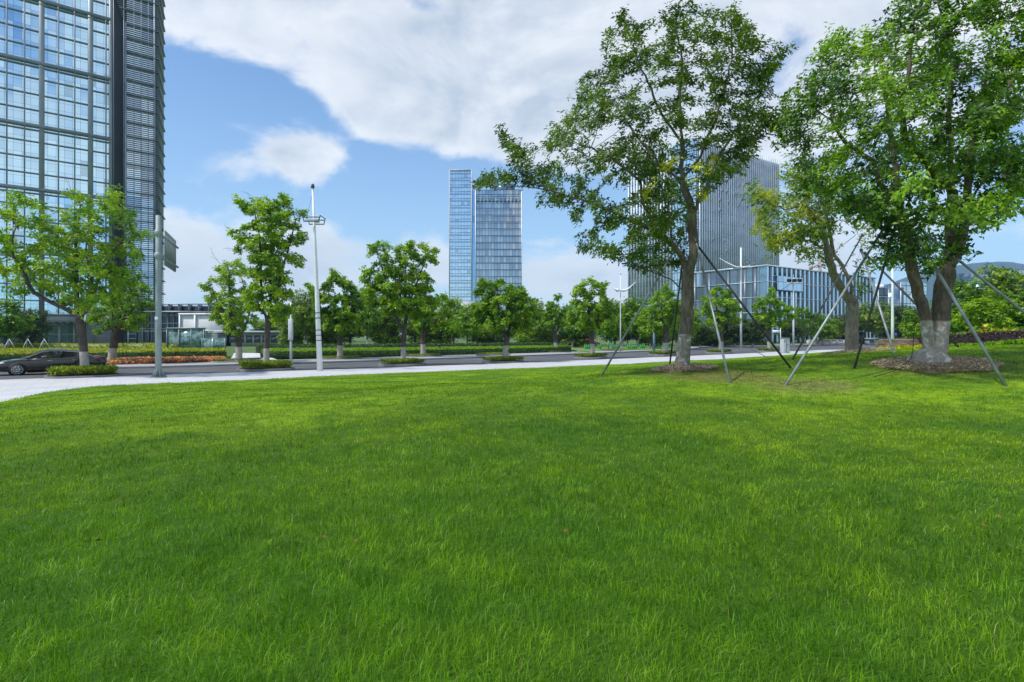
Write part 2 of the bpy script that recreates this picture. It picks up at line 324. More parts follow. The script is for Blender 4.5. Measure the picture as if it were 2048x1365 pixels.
# lawn: polar sheet around the standing point
phis = np.concatenate((np.linspace(-math.pi, -1.15, 40, endpoint=False), np.linspace(-1.15, 1.15, 420, endpoint=False), np.linspace(1.15, math.pi, 41)))
tt = np.linspace(0, 1, 130)**2.0
PH, TT = np.meshgrid(phis, tt, indexing='ij'); wob = .12*np.sin(PH*90)+.08*np.sin(PH*211+1)
RR = .02+TT*(edge_r(PH)+wob*TT-.02)
LX, LY = RR*np.sin(PH), RR*np.cos(PH); LZ = ground_z(LX, LY); LZ[:, -1] = .10
nr, ncol = len(phis), len(tt); idx = np.arange(nr*ncol).reshape(nr, ncol)
LF = np.stack((idx[:-1, :-1], idx[:-1, 1:], idx[1:, 1:], idx[1:, :-1]), -1).reshape(-1, 4)[:, ::-1]
def lawn_material(name, blades=False):
    m = bpy.data.materials.new(name); m.use_nodes = True; t = NT(m.node_tree); b = t.n['Principled BSDF']
    co = t.new('ShaderNodeNewGeometry').outputs['Position']
    p1 = t.noise(co, .35, 5, .6); p2 = t.noise(co, 1.6, 6, .65); p3 = t.noise(co, 60, 5, .7)
    c = t.mix(t.mrange(p1, .36, .64), (.13, .25, .005), (.25, .40, .009))
    c = t.mix(t.math('MULTIPLY', t.mrange(p2, .44, .62), .55), c, (.05, .165, .006))
    c = t.mix(t.math('MULTIPLY', t.mrange(p2, .62, .75), .15), c, (.22, .24, .05))
    sp = t.new('ShaderNodeSeparateXYZ'); t.l.new(co, sp.inputs[0])
    # darker green grass close round the camera; worn dry patches round the trees
    ln = t.new('ShaderNodeVectorMath', operation='DISTANCE'); t.l.new(co, ln.inputs[0]); ln.inputs[1].default_value = (-.4, .8, 1.2)
    dd = t.math('ADD', ln.outputs['Value'], t.math('MULTIPLY', t.math('SUBTRACT', p1, .5), 5.))
    c = t.mix(t.mrange(dd, 1.8, 7.0, .74, 0), c, (.072, .235, .007))
    for (x, y, z, r0, col, amt) in [(*W(1365, 742, 12), 1.5, (.16, .17, .035), .8), (*W(1450, 762, 10.6), 1.1, (.20, .17, .06), .75), (*W(1868, 731, 11), 1.7, (.15, .17, .04), .75), (*W(1705, 708, 18), 1.9, (.13, .15, .04), .8), (*W(1590, 775, 9.3), .9, (.24, .22, .09), .55), (*W(1640, 768, 9.6), .8, (.24, .22, .09), .5)]:
        vd = t.new('ShaderNodeVectorMath', operation='DISTANCE'); t.l.new(co, vd.inputs[0]); vd.inputs[1].default_value = (x, y, z)
        e = t.math('ADD', vd.outputs['Value'], t.math('MULTIPLY', t.math('SUBTRACT', p2, .5), 1.6))
        c = t.mix(t.mrange(e, r0*.35, r0*1.15, amt, 0), c, col)
    p5 = t.noise(co, 7.5, 4, .6); c = t.mix(t.mrange(p5, .38, .62, .42, 0), c, (.022, .085, .005)); c = t.mix(t.mrange(p5, .56, .72, 0, .30), c, (.26, .42, .02))
    if blades:
        at = t.new('ShaderNodeAttribute', attribute_name='tone').outputs['Fac']
        c = t.mix(t.mrange(at, 0, .9, 0, 1, False), t.mix(1, c, (.42, .55, .5), 'MULTIPLY'), t.mix(1, c, (2.1, 1.75, 1.5), 'MULTIPLY'))
        c = t.mix(t.math('MULTIPLY', t.math('GREATER_THAN', at, .975), .8), c, (.38, .36, .16))
        t.n.remove(b); o = t.n['Material Output']
        df = t.new('ShaderNodeBsdfPrincipled', ins={'Roughness': .5, 'Specular IOR Level': .25}); t.l.new(c, df.inputs['Base Color'])
        tr = t.new('ShaderNodeBsdfTranslucent'); t.l.new(t.mix(1, c, (1.2, 1.2, .6), 'MULTIPLY'), tr.inputs[0])
        mx = t.new('ShaderNodeMixShader'); mx.inputs[0].default_value = .35; t.l.new(df.outputs[0], mx.inputs[1]); t.l.new(tr.outputs[0], mx.inputs[2])
        t.l.new(mx.outputs[0], o.inputs[0])
    else:
        c = t.mix(t.mrange(dd, 4., 11., .8, .12), c, (.035, .09, .008))
        t.l.new(c, b.inputs['Base Color']); b.inputs['Roughness'].default_value = .85; b.inputs['Specular IOR Level'].default_value = .15
        bp = t.new('ShaderNodeBump'); bp.inputs['Strength'].default_value = .8; bp.inputs['Distance'].default_value = .03
        t.l.new(t.noise(co, 26, 6, .7), bp.inputs['Height']); t.l.new(bp.outputs[0], b.inputs['Normal'])
    return m
lawn_m = lawn_material('lawn_soil'); blade_m = lawn_material('lawn_blades', True)
lawn = mesh_obj('lawn_ground', np.stack((LX.ravel(), LY.ravel(), LZ.ravel()), -1), LF, lawn_m, smooth=True); lawn['kind'] = 'structure'

def blades(name, X, Y, H, Wd, mtl, lean=.5, kind='stuff'):
    n = len(X); Z = ground_z(X, Y); th = rng.uniform(0, 2*math.pi, n); ph = rng.normal(0, 1.7, n)+11*vnoise(X, Y, 2.3)
    ln = np.clip(np.abs(rng.normal(.75, lean, n)), .1, 1.7)*H; wx, wy = np.cos(th)*Wd*.5, np.sin(th)*Wd*.5; dx, dy = np.cos(ph)*ln, np.sin(ph)*ln
    hz_ = np.sqrt(np.clip(H*H*1.15-ln*ln*.75, (H*.3)**2, None))
    V = np.empty((n, 5, 3)); V[:, 0] = np.stack((X-wx, Y-wy, Z-.008), -1); V[:, 1] = np.stack((X+wx, Y+wy, Z-.008), -1)
    V[:, 2] = np.stack((X+wx*.8+dx*.35, Y+wy*.8+dy*.35, Z+hz_*.6), -1); V[:, 3] = np.stack((X-wx*.8+dx*.35, Y-wy*.8+dy*.35, Z+hz_*.6), -1)
    V[:, 4] = np.stack((X+dx, Y+dy, Z+hz_), -1)
    b = np.arange(n)[:, None]*5; q = b+np.array([0, 1, 2, 3]); tr = b+np.array([3, 2, 4])
    loops = np.concatenate((q, tr), 1).ravel().astype(np.int32); starts = (np.arange(n)[:, None]*7+np.array([0, 4])).ravel().astype(np.int32)
    me = bpy.data.meshes.new(name); me.vertices.add(n*5); me.vertices.foreach_set('co', V.astype(np.float32).ravel())
    me.loops.add(len(loops)); me.loops.foreach_set('vertex_index', loops); me.polygons.add(2*n); me.polygons.foreach_set('loop_start', starts)
    patch = .5*vnoise(X, Y, 1.6)+.5*vnoise(X, Y, 6.); tone = np.clip(rng.random(n)*.62+patch*.55-.1, 0, .96); st_ = rng.random(n) < .007; tone[st_] = 1.; H[st_] *= 1.6; H[rng.random(n) < .04] *= 1.6
    a = me.attributes.new('tone', 'FLOAT', 'POINT'); a.data.foreach_set('value', np.repeat(tone, 5).astype(np.float32))
    me.materials.append(mtl); me.update(calc_edges=True)
    o = bpy.data.objects.new(name, me); C.objects.link(o); o['kind'] = kind; return o
# radial sampling: density falls with distance, blades get broader
NB = 860000
u_ = rng.random(NB); r0, r1, e_ = .6, 60.0, .55
rad = (r0**e_+u_*(r1**e_-r0**e_))**(1/e_); phi = rng.uniform(-.86, .86, NB)
NB2 = 240000; rad = np.concatenate((rad, (r0**e_+rng.random(NB2)*(24**e_-r0**e_))**(1/e_))); phi = np.concatenate((phi, rng.choice([-1, 1], NB2)*(.84+rng.random(NB2)**1.4*1.3)))
ok = rad < edge_r(phi)-.02; rad, phi = rad[ok], phi[ok]
gx, gy = rad*np.sin(phi), rad*np.cos(phi)
VN = np.random.default_rng(99).random((256, 256))
def vnoise(x, y, s):
    x, y = x*s+57.3, y*s+91.7; xi, yi = np.floor(x).astype(int), np.floor(y).astype(int); fx, fy = x-xi, y-yi; fx = fx*fx*(3-2*fx); fy = fy*fy*(3-2*fy)
    g = lambda i, j: VN[(xi+i) % 256, (yi+j) % 256]
    return (g(0, 0)*(1-fx)+g(1, 0)*fx)*(1-fy)+(g(0, 1)*(1-fx)+g(1, 1)*fx)*fy
clump = .45*vnoise(gx, gy, 1.1)+.35*vnoise(gx, gy, 3.2)+.2*vnoise(gx, gy, 8.)
tuft = np.clip((vnoise(gx, gy, 5.5)-.25)*1.6, 0, 1)
hh = (.012+.012*tuft+.026*clump*np.clip(1.5-rad/6, .15, 1))*rng.uniform(.55, 1.5, len(rad))*np.clip(1.25-rad/60, .7, 1.2)
ww = np.clip(.0019*(rad/1.6)**.78, .0019, .02)*rng.uniform(.6, 1.4, len(rad))
g_ = blades('grass', gx, gy, hh, ww, blade_m, .5)
tag(g_, 'short green lawn grass filling the foreground', 'grass', kind='stuff')

# ground beyond the road, road, pavements
park_m = mat('park_ground', (.075, .13, .02), .9, 0, .4, .3)
asphalt = mat('asphalt', (.085, .09, .098), .85, 0, .35, .12, .3, 60)
def paving_material(name, col, jx=.6):
    m = bpy.data.materials.new(name); m.use_nodes = True; t = NT(m.node_tree); b = t.n['Principled BSDF']
    co = t.new('ShaderNodeNewGeometry').outputs['Position']
    mp = t.new('ShaderNodeMapping'); t.l.new(co, mp.inputs[0]); mp.inputs['Rotation'].default_value = (0, 0, R(-35))
    br = t.new('ShaderNodeTexBrick', ins={'Scale': 1.0, 'Mortar Size': .012, 'Brick Width': jx*2, 'Row Height': jx}); t.l.new(mp.outputs[0], br.inputs['Vector'])
    br.inputs['Color1'].default_value = (*[c*.93 for c in col], 1); br.inputs['Color2'].default_value = (*[min(1, c*1.04) for c in col], 1); br.inputs['Mortar'].default_value = (*[c*.62 for c in col], 1)
    f = t.noise(co, .8, 6, .65); c = t.mix(t.math('MULTIPLY', t.mrange(f, .45, .7), .25), br.outputs['Color'], tuple(x*.7 for x in col))
    t.l.new(c, b.inputs['Base Color']); b.inputs['Roughness'].default_value = .75; return m
pave_m = paving_material('pale_paving', (.52, .52, .53)); pave_far = paving_material('far_paving', (.36, .36, .37), .5); kerb_m = mat('kerb_stone', (.15, .155, .16), .8, 0, 1.5, .15)
s_ = MB(); s_.add([(-9000, -3000, -.03), (9000, -3000, -.03), (9000, 9000, -.03), (-9000, 9000, -.03)], [(0, 1, 2, 3)])
tag(s_.build('ground', park_m), kind='structure')
def smooth(pts, n=6):
    P = [np.array(p[:2], float) for p in pts]; out = []
    for i in range(len(P)-1):
        p0, p1, p2, p3 = P[max(i-1, 0)], P[i], P[i+1], P[min(i+2, len(P)-1)]
        for k in range(n):
            t = k/n; out.append(.5*((2*p1)+(-p0+p2)*t+(2*p0-5*p1+4*p2-p3)*t*t+(-p0+3*p1-3*p2+p3)*t**3))
    return np.array(out+[P[-1]])
near_kerb = smooth([(-95, -32), (-60, -3)]+[tuple(G(x, y, 0)[:2]) for x, y in [(0, 764.7), (300, 755), (700, 741.5), (1080, 727), (1440, 711.6), (1660, 701.5)]]+[(68, 88), (130, 118), (260, 180)])
far_kerb = smooth([(-100, -18), (-62, 11)]+[tuple(G(x, y, 0)[:2]) for x, y in [(60, 742.5), (300, 736.5), (700, 724.8), (1080, 712), (1270, 704.5)]]+[(27, 88), (37, 106), (60, 119), (120, 150), (250, 215)])
def resamp(P, n):
    d = np.concatenate(([0], np.cumsum(np.linalg.norm(np.diff(P, axis=0), axis=1)))); s = np.linspace(0, d[-1], n)
    return np.stack((np.interp(s, d, P[:, 0]), np.interp(s, d, P[:, 1])), -1)
def strip(name, A, B, z, mtl, skirt=None, kind='structure'):
    n = 90; A, B = resamp(A, n), resamp(B, n); m = MB()
    vs = [(x, y, z) for x, y in A]+[(x, y, z) for x, y in B]; m.add(vs, [(i, i+1, n+i+1, n+i) for i in range(n-1)])
    if skirt is not None: m.add([(x, y, z) for x, y in A]+[(x, y, skirt) for x, y in A], [(i, i+1, n+i+1, n+i) for i in range(n-1)])
    return tag(m.build(name, mtl), kind=kind)
def offset(P, d):
    t = np.gradient(P, axis=0); t /= np.linalg.norm(t, axis=1)[:, None]; return P+np.stack((-t[:, 1], t[:, 0]), -1)*d
strip('road', near_kerb, far_kerb, 0.0, asphalt)
nk = resamp(near_kerb, 90); A_ = offset(nk, -.16); B_ = A_+np.array([.62, -.78])*24.
strip('pavement', A_, B_, .115, pave_m)
def kerb(P, d0, d1, z0, z1):
    n = 140; A, B = resamp(offset(P, d0), n), resamp(offset(P, d1), n); m = MB()
    m.add([(x, y, z0) for x, y in A]+[(x, y, z1) for x, y in A]+[(x, y, z1) for x, y in B]+[(x, y, z0) for x, y in B],
          [(k*n+i, k*n+i+1, (k+1)*n+i+1, (k+1)*n+i) for k in range(3) for i in range(n-1)]); return m
tag(kerb(near_kerb, 0, -.16, -.02, .12).build('kerb', kerb_m), kind='structure')
tag(kerb(far_kerb, 0, .16, -.02, .12).build('kerb', kerb_m), kind='structure')
far_in = offset(far_kerb, 5.2)
strip('pavement', offset(far_kerb, .16), far_in, .115, pave_far)
# lane lines
line_m = mat('lane_paint', (.42, .33, .20), .8, 0, 6, .25); line_w = mat('edge_paint', (.42, .40, .36), .8, 0, 6, .25)
mid = resamp(near_kerb, 400)*.52+resamp(far_kerb, 400)*.48; m = MB(); mm_ = MB()
for P, ww_, on, off_, mb_ in ((mid, .11, 6, 0, m), (resamp(near_kerb, 400)*.86+resamp(far_kerb, 400)*.14, .10, 3, 3, mm_), (resamp(near_kerb, 400)*.28+resamp(far_kerb, 400)*.72, .12, 3, 4, mm_)):
    o2 = offset(P, ww_)
    for i in range(399):
        if i % (on+off_) < on: mb_.add([(*P[i], .006), (*P[i+1], .006), (*o2[i+1], .006), (*o2[i], .006)], [(0, 1, 2, 3)])
tag(m.build('road_marking', line_m), kind='structure'); tag(mm_.build('road_marking', line_w), kind='structure')

# distant hill
hx = np.linspace(250, 5200, 90); V = []; 
def hill_h(px): return np.interp(px, [1500, 1620, 1700, 1760, 1800, 1860, 1900, 1950, 2000, 2060, 2150, 2400, 2700], [0, 20, 55, 95, 115, 132, 140, 143, 141, 132, 120, 80, 0])
rows = 22; YH = 2900.
for j in range(rows):
    for x in hx:
        px = CX+F*x/YH; t = j/(rows-1); hgt = float(hill_h(px))*YH/F*math.sin(min(1, t*1.0)*math.pi/2)
        y = YH-900*(1-t); q = mnoise.fractal(Vector((x*.004, y*.004, 0)), .9, 2, 6)*26*t; V.append((x, y, max(-2, hgt+q-2)))
V += [(x, YH+700, -2) for x in hx]; nn_ = len(hx)
HF = [(j*nn_+i, j*nn_+i+1, (j+1)*nn_+i+1, (j+1)*nn_+i) for j in range(rows) for i in range(nn_-1)]
hill_m = mat('hill_forest', (.014, .032, .035), .95, 0, .02, .3, .6, .08)
tag(mesh_obj('hills', V, HF, hill_m, smooth=True), kind='structure')

# ------------------------------------------------------------------ trees
def colonise(nodes, parent, attr, step, kill, iters=160, wander=.15):
    """space colonisation: grow branches from the given limb nodes towards the leaf clumps"""
    N = [np.array(n, float) for n in nodes]; Pn = list(parent); A = np.array(attr, float)
    nd = np.full(len(A), 1e9); ni = np.zeros(len(A), int); arr = np.array(N)
    def upd(i0):
        arr_ = np.array(N[i0:]); 
        if len(arr_) == 0 or len(A) == 0: return
        d = np.linalg.norm(A[:, None]-arr_[None], axis=2); j = d.argmin(1); dm = d[np.arange(len(A)), j]
        k = dm < nd; nd[k] = dm[k]; ni[k] = j[k]+i0
    upd(0)
    for it in range(iters):
        keep = nd > kill; A = A[keep]; nd = nd[keep]; ni = ni[keep]
        if len(A) == 0: break
        i0 = len(N); dirs = {}
        base = np.array([N[i] for i in ni]); dv = A-base; dv /= np.linalg.norm(dv, axis=1)[:, None]+1e-9
        for k, i in enumerate(ni): dirs.setdefault(int(i), []).append(dv[k])
        for i, ds_ in dirs.items():
            d = np.sum(ds_, 0)+rng.normal(0, wander, 3)*len(ds_)**.5; l = np.linalg.norm(d)
            if l < 1e-6: continue
            p = N[i]+d/l*step
            N.append(p); Pn.append(i)
        upd(i0)
        if len(N) > 9000: break
    return np.array(N), np.array(Pn)
def branch_mesh(N, P, rbase, rtip, fixed=None, flare=.0, mink=3):
    n = len(N); cnt = np.zeros(n); ch = [[] for _ in range(n)]
    for i in range(n):
        if P[i] >= 0: ch[P[i]].append(i)
    order = []; st = [0]
    while st:
        i = st.pop(); order.append(i); st += ch[i]
    for i in reversed(order): cnt[i] = 1 if not ch[i] else sum(cnt[c] for c in ch[i])
    e = math.log(rbase/rtip)/math.log(max(cnt[0], 2)); r0_ = rtip*cnt**e; r = np.maximum(rbase*(cnt/cnt[0])**(e*1.22), rtip*.8)
    m = MB(); done = set(); st = [(0, -1)]
    while st:
        i, pr = st.pop(); chain = [i]
        while ch[chain[-1]]:
            c = max(ch[chain[-1]], key=lambda q: cnt[q])
            for o in ch[chain[-1]]:
                if o != c: st.append((o, chain[-1]))
            chain.append(c)
        pts = [N[k] for k in chain]; rr = [r[k] for k in chain]
        if pr >= 0: pts = [N[pr]]+pts; rr = [min(r[pr]*.8, rr[0]*1.25)]+rr
        if len(pts) < 2: continue
        if flare and pr < 0 and i == 0:
            b = pts[0]
            for q in range(len(pts)):
                h = pts[q][2]-b[2]; rr[q] *= 1+flare*math.exp(-(h/.17)**.8)
        rr[-1] *= .5; k = 12 if rr[0] > .09 else 7 if rr[0] > .04 else 5 if rr[0] > .015 else mink
        m.tube(pts, rr, k, cap=False)
    return m, r0_, cnt
def leaf_mesh(centres, axes, tone0, per, L, wid=.42, jitter=.05, spread=1.0, droop=.25, shape=0):
    """rosettes of leaves: per leaves round every centre"""
    n = len(centres); c = np.repeat(centres, per, 0); ax = np.repeat(axes, per, 0); m = n*per
    ax = ax/(np.linalg.norm(ax, axis=1)[:, None]+1e-9)
    rnd = rng.normal(0, 1, (m, 3)); rad = rnd-ax*(rnd*ax).sum(1)[:, None]; rad /= np.linalg.norm(rad, axis=1)[:, None]+1e-9
    d = rad*spread+ax*rng.uniform(.05, .9, (m, 1)); d[:, 2] -= droop; d /= np.linalg.norm(d, axis=1)[:, None]
    side = np.cross(d, ax+rng.normal(0, .35, (m, 3))); side /= np.linalg.norm(side, axis=1)[:, None]+1e-9
    ll = L*rng.uniform(.65, 1.3, (m, 1)); c = c+rng.normal(0, jitter, (m, 3)); nrm = np.cross(side, d)
    V = np.empty((m, 4, 3)); V[:, 0] = c+d*ll*.08; V[:, 1] = c+d*ll*.55+side*ll*wid*.5+nrm*ll*.06; V[:, 2] = c+d*ll-np.array([0, 0, 1])*ll*.12; V[:, 3] = c+d*ll*.55-side*ll*wid*.5+nrm*ll*.06
    t0_ = np.repeat(tone0, per); tone = np.where(t0_ > 1.2, 1.0, np.clip(t0_+rng.normal(0, .13, m), 0, .92))
    return V.reshape(-1, 3), np.arange(m*4).reshape(m, 4), np.repeat(tone, 4)
def limbs(paths, Y, dYs, step):
    """photo-space limb polylines -> world nodes; paths[0] is the trunk. a path = (attach_index or None, [(px,py),...], depth drift)"""
    nodes, par = [], []; ends = []
    for pi, (att, pts, dy) in enumerate(paths):
        w3 = [W(x, y, Y+dy*(k/max(1, len(pts)-1))) for k, (x, y) in enumerate(pts)] if att is None else None
        if att is not None:
            a = ends[att[0]][att[1]]; y0 = nodes[a][1]
            w3 = [nodes[a]]+[W(x, y, y0+dy*((k+1)/len(pts))) for k, (x, y) in enumerate(pts)]
        ids = []
        if att is None: nodes.append(w3[0]); par.append(-1); cur = 0; ids.append(0)
        else: cur = a; ids.append(a)
        for k in range(len(w3)-1):
            a3, b3 = w3[k], w3[k+1]; q = max(1, int(round(np.linalg.norm(b3-a3)/step)))
            for j in range(1, q+1):
                p = a3+(b3-a3)*j/q
                if j < q: p = p+rng.normal(0, .012, 3)
                nodes.append(p); par.append(cur); cur = len(nodes)-1
            ids.append(cur)
        ends.append(ids)
    return nodes, par
def make_tree(name, label, cat, group, paths, clumps, Y, bark, leaf, rbase, rtip=.006, step=.14, kill=.2, dens=5, layers=3, depth=2.4,
              cen=None, per=6, L=.11, lpn=2, tone=(.15, .75), jit=.08, flare=.35, spread=1., thin=.022, wid=.42, drop=None, yel=(), twigs=()):
    nodes, par = limbs(paths, Y, None, step); base = np.array(nodes[0])
    k = Y/F; cl = np.array(clumps, float); cx, cy = (cl[:, 0].mean(), cl[:, 1].mean()) if cen is None else cen
    hw, hh_ = np.abs(cl[:, 0]-cx).max()+10, np.abs(cl[:, 1]-cy).max()+10; attr = []; yc = np.mean([n[1] for n in nodes])
    for (x, y, r) in cl:
        e = math.sqrt(max(.05, 1-((x-cx)/hw)**2*.9-((y-cy)/hh_)**2*.6)); rr = r*k
        for q in range(layers):
            dy = (rng.uniform(-1, 1) if layers < 2 else (-1+2*(q+rng.random())/layers))*depth*e*.95
            yy = Y+dy; sc = 1.0; f_ = 1+(yy/Y-1)*.85; p0 = np.array([(x-CX)/F*Y*f_, yy, CZ-(y-HY)/F*Y*f_])
            m = max(2, int(dens*rng.uniform(.6, 1.3)*(rr/.25)**1.2)); v = rng.normal(0, 1, (m, 3)); v /= np.linalg.norm(v, axis=1)[:, None]
            attr += list(p0+v*rr*rng.random((m, 1))**.4*np.array([1, 1.15, .8]))
    N, P = colonise(nodes, par, attr, step, kill)
    mb, r, cnt = branch_mesh(N, P, rbase, rtip, flare=flare)
    for tw_ in twigs:
        pts_ = [W(x_, y_, Y-.3) for x_, y_ in tw_]; mb.tube(pts_, [max(.35/F*Y*(1-.7*q_/len(pts_)), .003) for q_ in range(len(pts_))], 4, cap=False)
        for q_ in range(len(pts_)-1):
            a_ = (pts_[q_]+pts_[q_+1])/2; mb.tube([a_, a_+(pts_[q_+1]-pts_[q_])*.7+rng.normal(0, 4/F*Y, 3)], .25/F*Y, 3, cap=False)
    t = thing(name, label, cat, tuple(base), group); tr = mb.build('trunk', bark, t, smooth=True)
    sel = np.where((r < thin) & (np.arange(len(N)) > len(nodes)*.6))[0]; Np = N[sel]
    C0 = np.repeat(Np, lpn, 0)+rng.normal(0, jit, (len(Np)*lpn, 3)); crown_c = N[sel].mean(0)
    ax = (C0-crown_c); ax /= np.linalg.norm(ax, axis=1)[:, None]+1e-9; ax = ax*.7+np.array([0, 0, .9])+rng.normal(0, .3, C0.shape)
    zt = np.array([mnoise.noise(Vector(p*1.3)) for p in C0]); tn = np.clip(tone[0]+(tone[1]-tone[0])*(rng.random(len(C0))*.5+.25+zt*1.1), 0, .95)
    if yel:
        cpx = CX+F*C0[:, 0]/C0[:, 1]; cpy = HY-F*(C0[:, 2]-CZ)/C0[:, 1]
        for (x_, y_, r_) in yel: tn[(np.hypot(cpx-x_, (cpy-y_)*.6) < r_*1.4) & (C0[:, 1] < Y+.8) & (rng.random(len(tn)) < .85)] = 1.35
    V, Fc, tn = leaf_mesh(C0, ax, tn, per, L, wid, .03, spread)
    mesh_obj('crown', V-base, Fc, leaf, t, attr=tn)
    return t
def zc(lst, ox, oy, s): return [(ox+a/s, oy+b/s, r/s) for a, b, r in lst]
def zp(lst, ox, oy, s): return [(ox+a/s, oy+b/s) for a, b in lst]
CA = [(760,100,30),(790,130,22),(680,200,25),(690,250,28),(720,300,32),(760,330,30),(830,200,30),(850,250,35),(900,240,35),(940,250,28),(800,280,35),(590,360,28),(570,430,30),(610,440,35),(640,400,28),(590,480,30),(680,440,35),(740,400,38),(800,360,38),(860,330,38),(920,320,38),(980,80,30),(1000,40,26),(1020,120,32),(1090,40,22),(1110,90,24),(1140,90,16),(1010,170,30),(1060,170,32),(1080,230,32),(1140,200,25),(1010,260,36),(980,320,38),(1050,320,38),(1120,300,35),(1170,260,30),(1210,160,28),(1230,200,32),(1290,100,26),(1300,50,22),(1350,120,22),(1390,130,20),(1400,190,26),(1340,190,30),(1280,200,32),(1200,320,38),(1260,280,38),(1320,260,34),(1370,250,28),(1560,240,26),(1530,270,24),(1500,320,26),(1460,350,22),(1430,390,30),(1400,420,30),(1490,370,20),(1350,340,32),(1290,360,38),(1230,400,40),(1160,390,40),(1100,400,40),(1040,410,40),(960,410,40),(900,410,38),(500,570,26),(540,560,26),(580,570,28),(520,610,26),(620,520,30),(690,520,34),(760,490,38),(830,470,38),(430,630,22),(470,660,24),(490,700,22),(560,640,28),(620,620,32),(700,600,36),(780,580,36),(860,560,38),(940,540,40),(1020,520,42),(1100,500,42),(1180,480,42),(1260,470,40),(1330,440,36),(1380,480,30),(1430,500,26),(1490,480,24),(1530,540,26),(1480,560,26),(1500,600,22),(1440,600,28),(1560,600,20),(1400,560,30),(1340,540,36),(1280,560,40),(1200,570,42),(1120,600,44),(1040,620,44),(960,640,44),(900,680,40),(830,640,38),(180,620,20),(190,670,24),(220,710,24),(250,740,24),(300,730,24),(320,780,26),(270,790,24),(330,830,26),(400,740,22),(410,790,28),(100,840,20),(60,890,16),(110,890,18),(160,850,18),(200,850,24),(240,880,24),(300,870,26),(360,970,22),(370,900,30),(440,830,30),(490,770,26),(500,860,32),(560,820,32),(590,880,34),(650,800,34),(620,940,32),(690,870,36),(540,960,30),(460,930,28),(450,1000,24),(520,1030,28),(560,1100,28),(640,1080,32),(700,1000,36),(620,1140,28),(700,1120,34),(770,1060,38),(560,1220,22),(640,1200,26),(700,1250,22),(760,1230,30),(820,1180,34),(850,1110,38),(800,960,38),(780,880,38),(740,760,36),(820,740,38),(880,780,42),(870,860,44),(900,940,44),(930,1020,40),(900,1080,36),(960,880,44),(980,780,46),(1040,720,46),(1120,700,46),(1200,680,44),(1280,640,40),(1340,620,36),(1060,820,46),(1140,800,46),(1220,760,44),(1300,720,38),(1370,700,30),(1340,770,34),(1390,770,22),(1290,830,38),(1340,840,28),(1210,860,40),(1130,890,44),(1050,920,44),(1000,970,40),(1080,1000,38),(1150,960,32),(1090,1070,28),(1020,1070,34),(970,1130,32),(1040,1150,28),(900,1190,30),(960,1200,26),(880,1270,28),(940,1270,24),(800,1280,16),(1000,1230,20)]
z3 = lambda l: zp(l, 930, 0, 2.437)
PA = [(None, [(1364,741),(1366,715),(1368,690),(1373,640),(1375,590)]+z3([(1085,1335)]), 0),
      ((0, 5), z3([(1112,1250),(1112,1170),(1105,1060),(1100,1000)]), .1),
      ((0, 5), z3([(1060,1260),(1010,1190),(960,1160),(900,1120)]), -.5),
      ((1, 4), z3([(1055,880),(1058,700),(1045,500),(1060,300),(1020,100)]), .3),
      ((1, 4), z3([(1190,940),(1260,890),(1330,830)]), -.9),
      ((1, 3), z3([(1240,760),(1400,690),(1500,560)]), .9),
      ((2, 4), z3([(820,1075),(740,1040),(560,970),(420,930),(290,910),(120,905)]), -.7),
      ((0, 4), z3([(1000,1360),(900,1320),(850,1305),(800,1270),(730,1215),(600,1200)]), -.8),
      ((2, 3), z3([(870,1000),(850,880),(700,760),(530,690)]), -.9),
      ((3, 1), z3([(940,800),(840,670),(740,520),(620,430)]), .9),
      ((3, 2), z3([(960,560),(890,400),(800,200)]), -.6),
      ((3, 1), z3([(1150,760),(1230,560),(1300,300),(1300,120)]), -1.0),
      ((5, 1), z3([(1430,470),(1520,280)]), .5),
      ((2, 2), z3([(1000,1060),(980,900),(900,760)]), 1.4)]
make_tree('elm_tree', 'tall open-crowned dark green tree with wide reaching branches, staked by thin poles on the lawn', 'tree', 'staked trees on the lawn', PA, zc(CA, 930, 0, 2.437), 12.0, bark_a, leaf_a, .132,
          rtip=.0045, step=.13, kill=.17, dens=3.6, layers=3, depth=2.2, per=8, L=.095, lpn=3, jit=.045, tone=(.1, .88), cen=(1330, 260), flare=.45, thin=.010, wid=.36, yel=[(1328, 338, 7), (1352, 332, 9), (1362, 345, 7), (1378, 352, 7), (1399, 312, 7), (1395, 335, 6), (1425, 322, 7), (1415, 335, 6), (1400, 395, 8), (1300, 372, 7), (1290, 385, 6), (1388, 435, 6)],
          twigs=[[(1480, 205), (1500, 165), (1513, 118)], [(1490, 190), (1512, 150), (1524, 122)]])
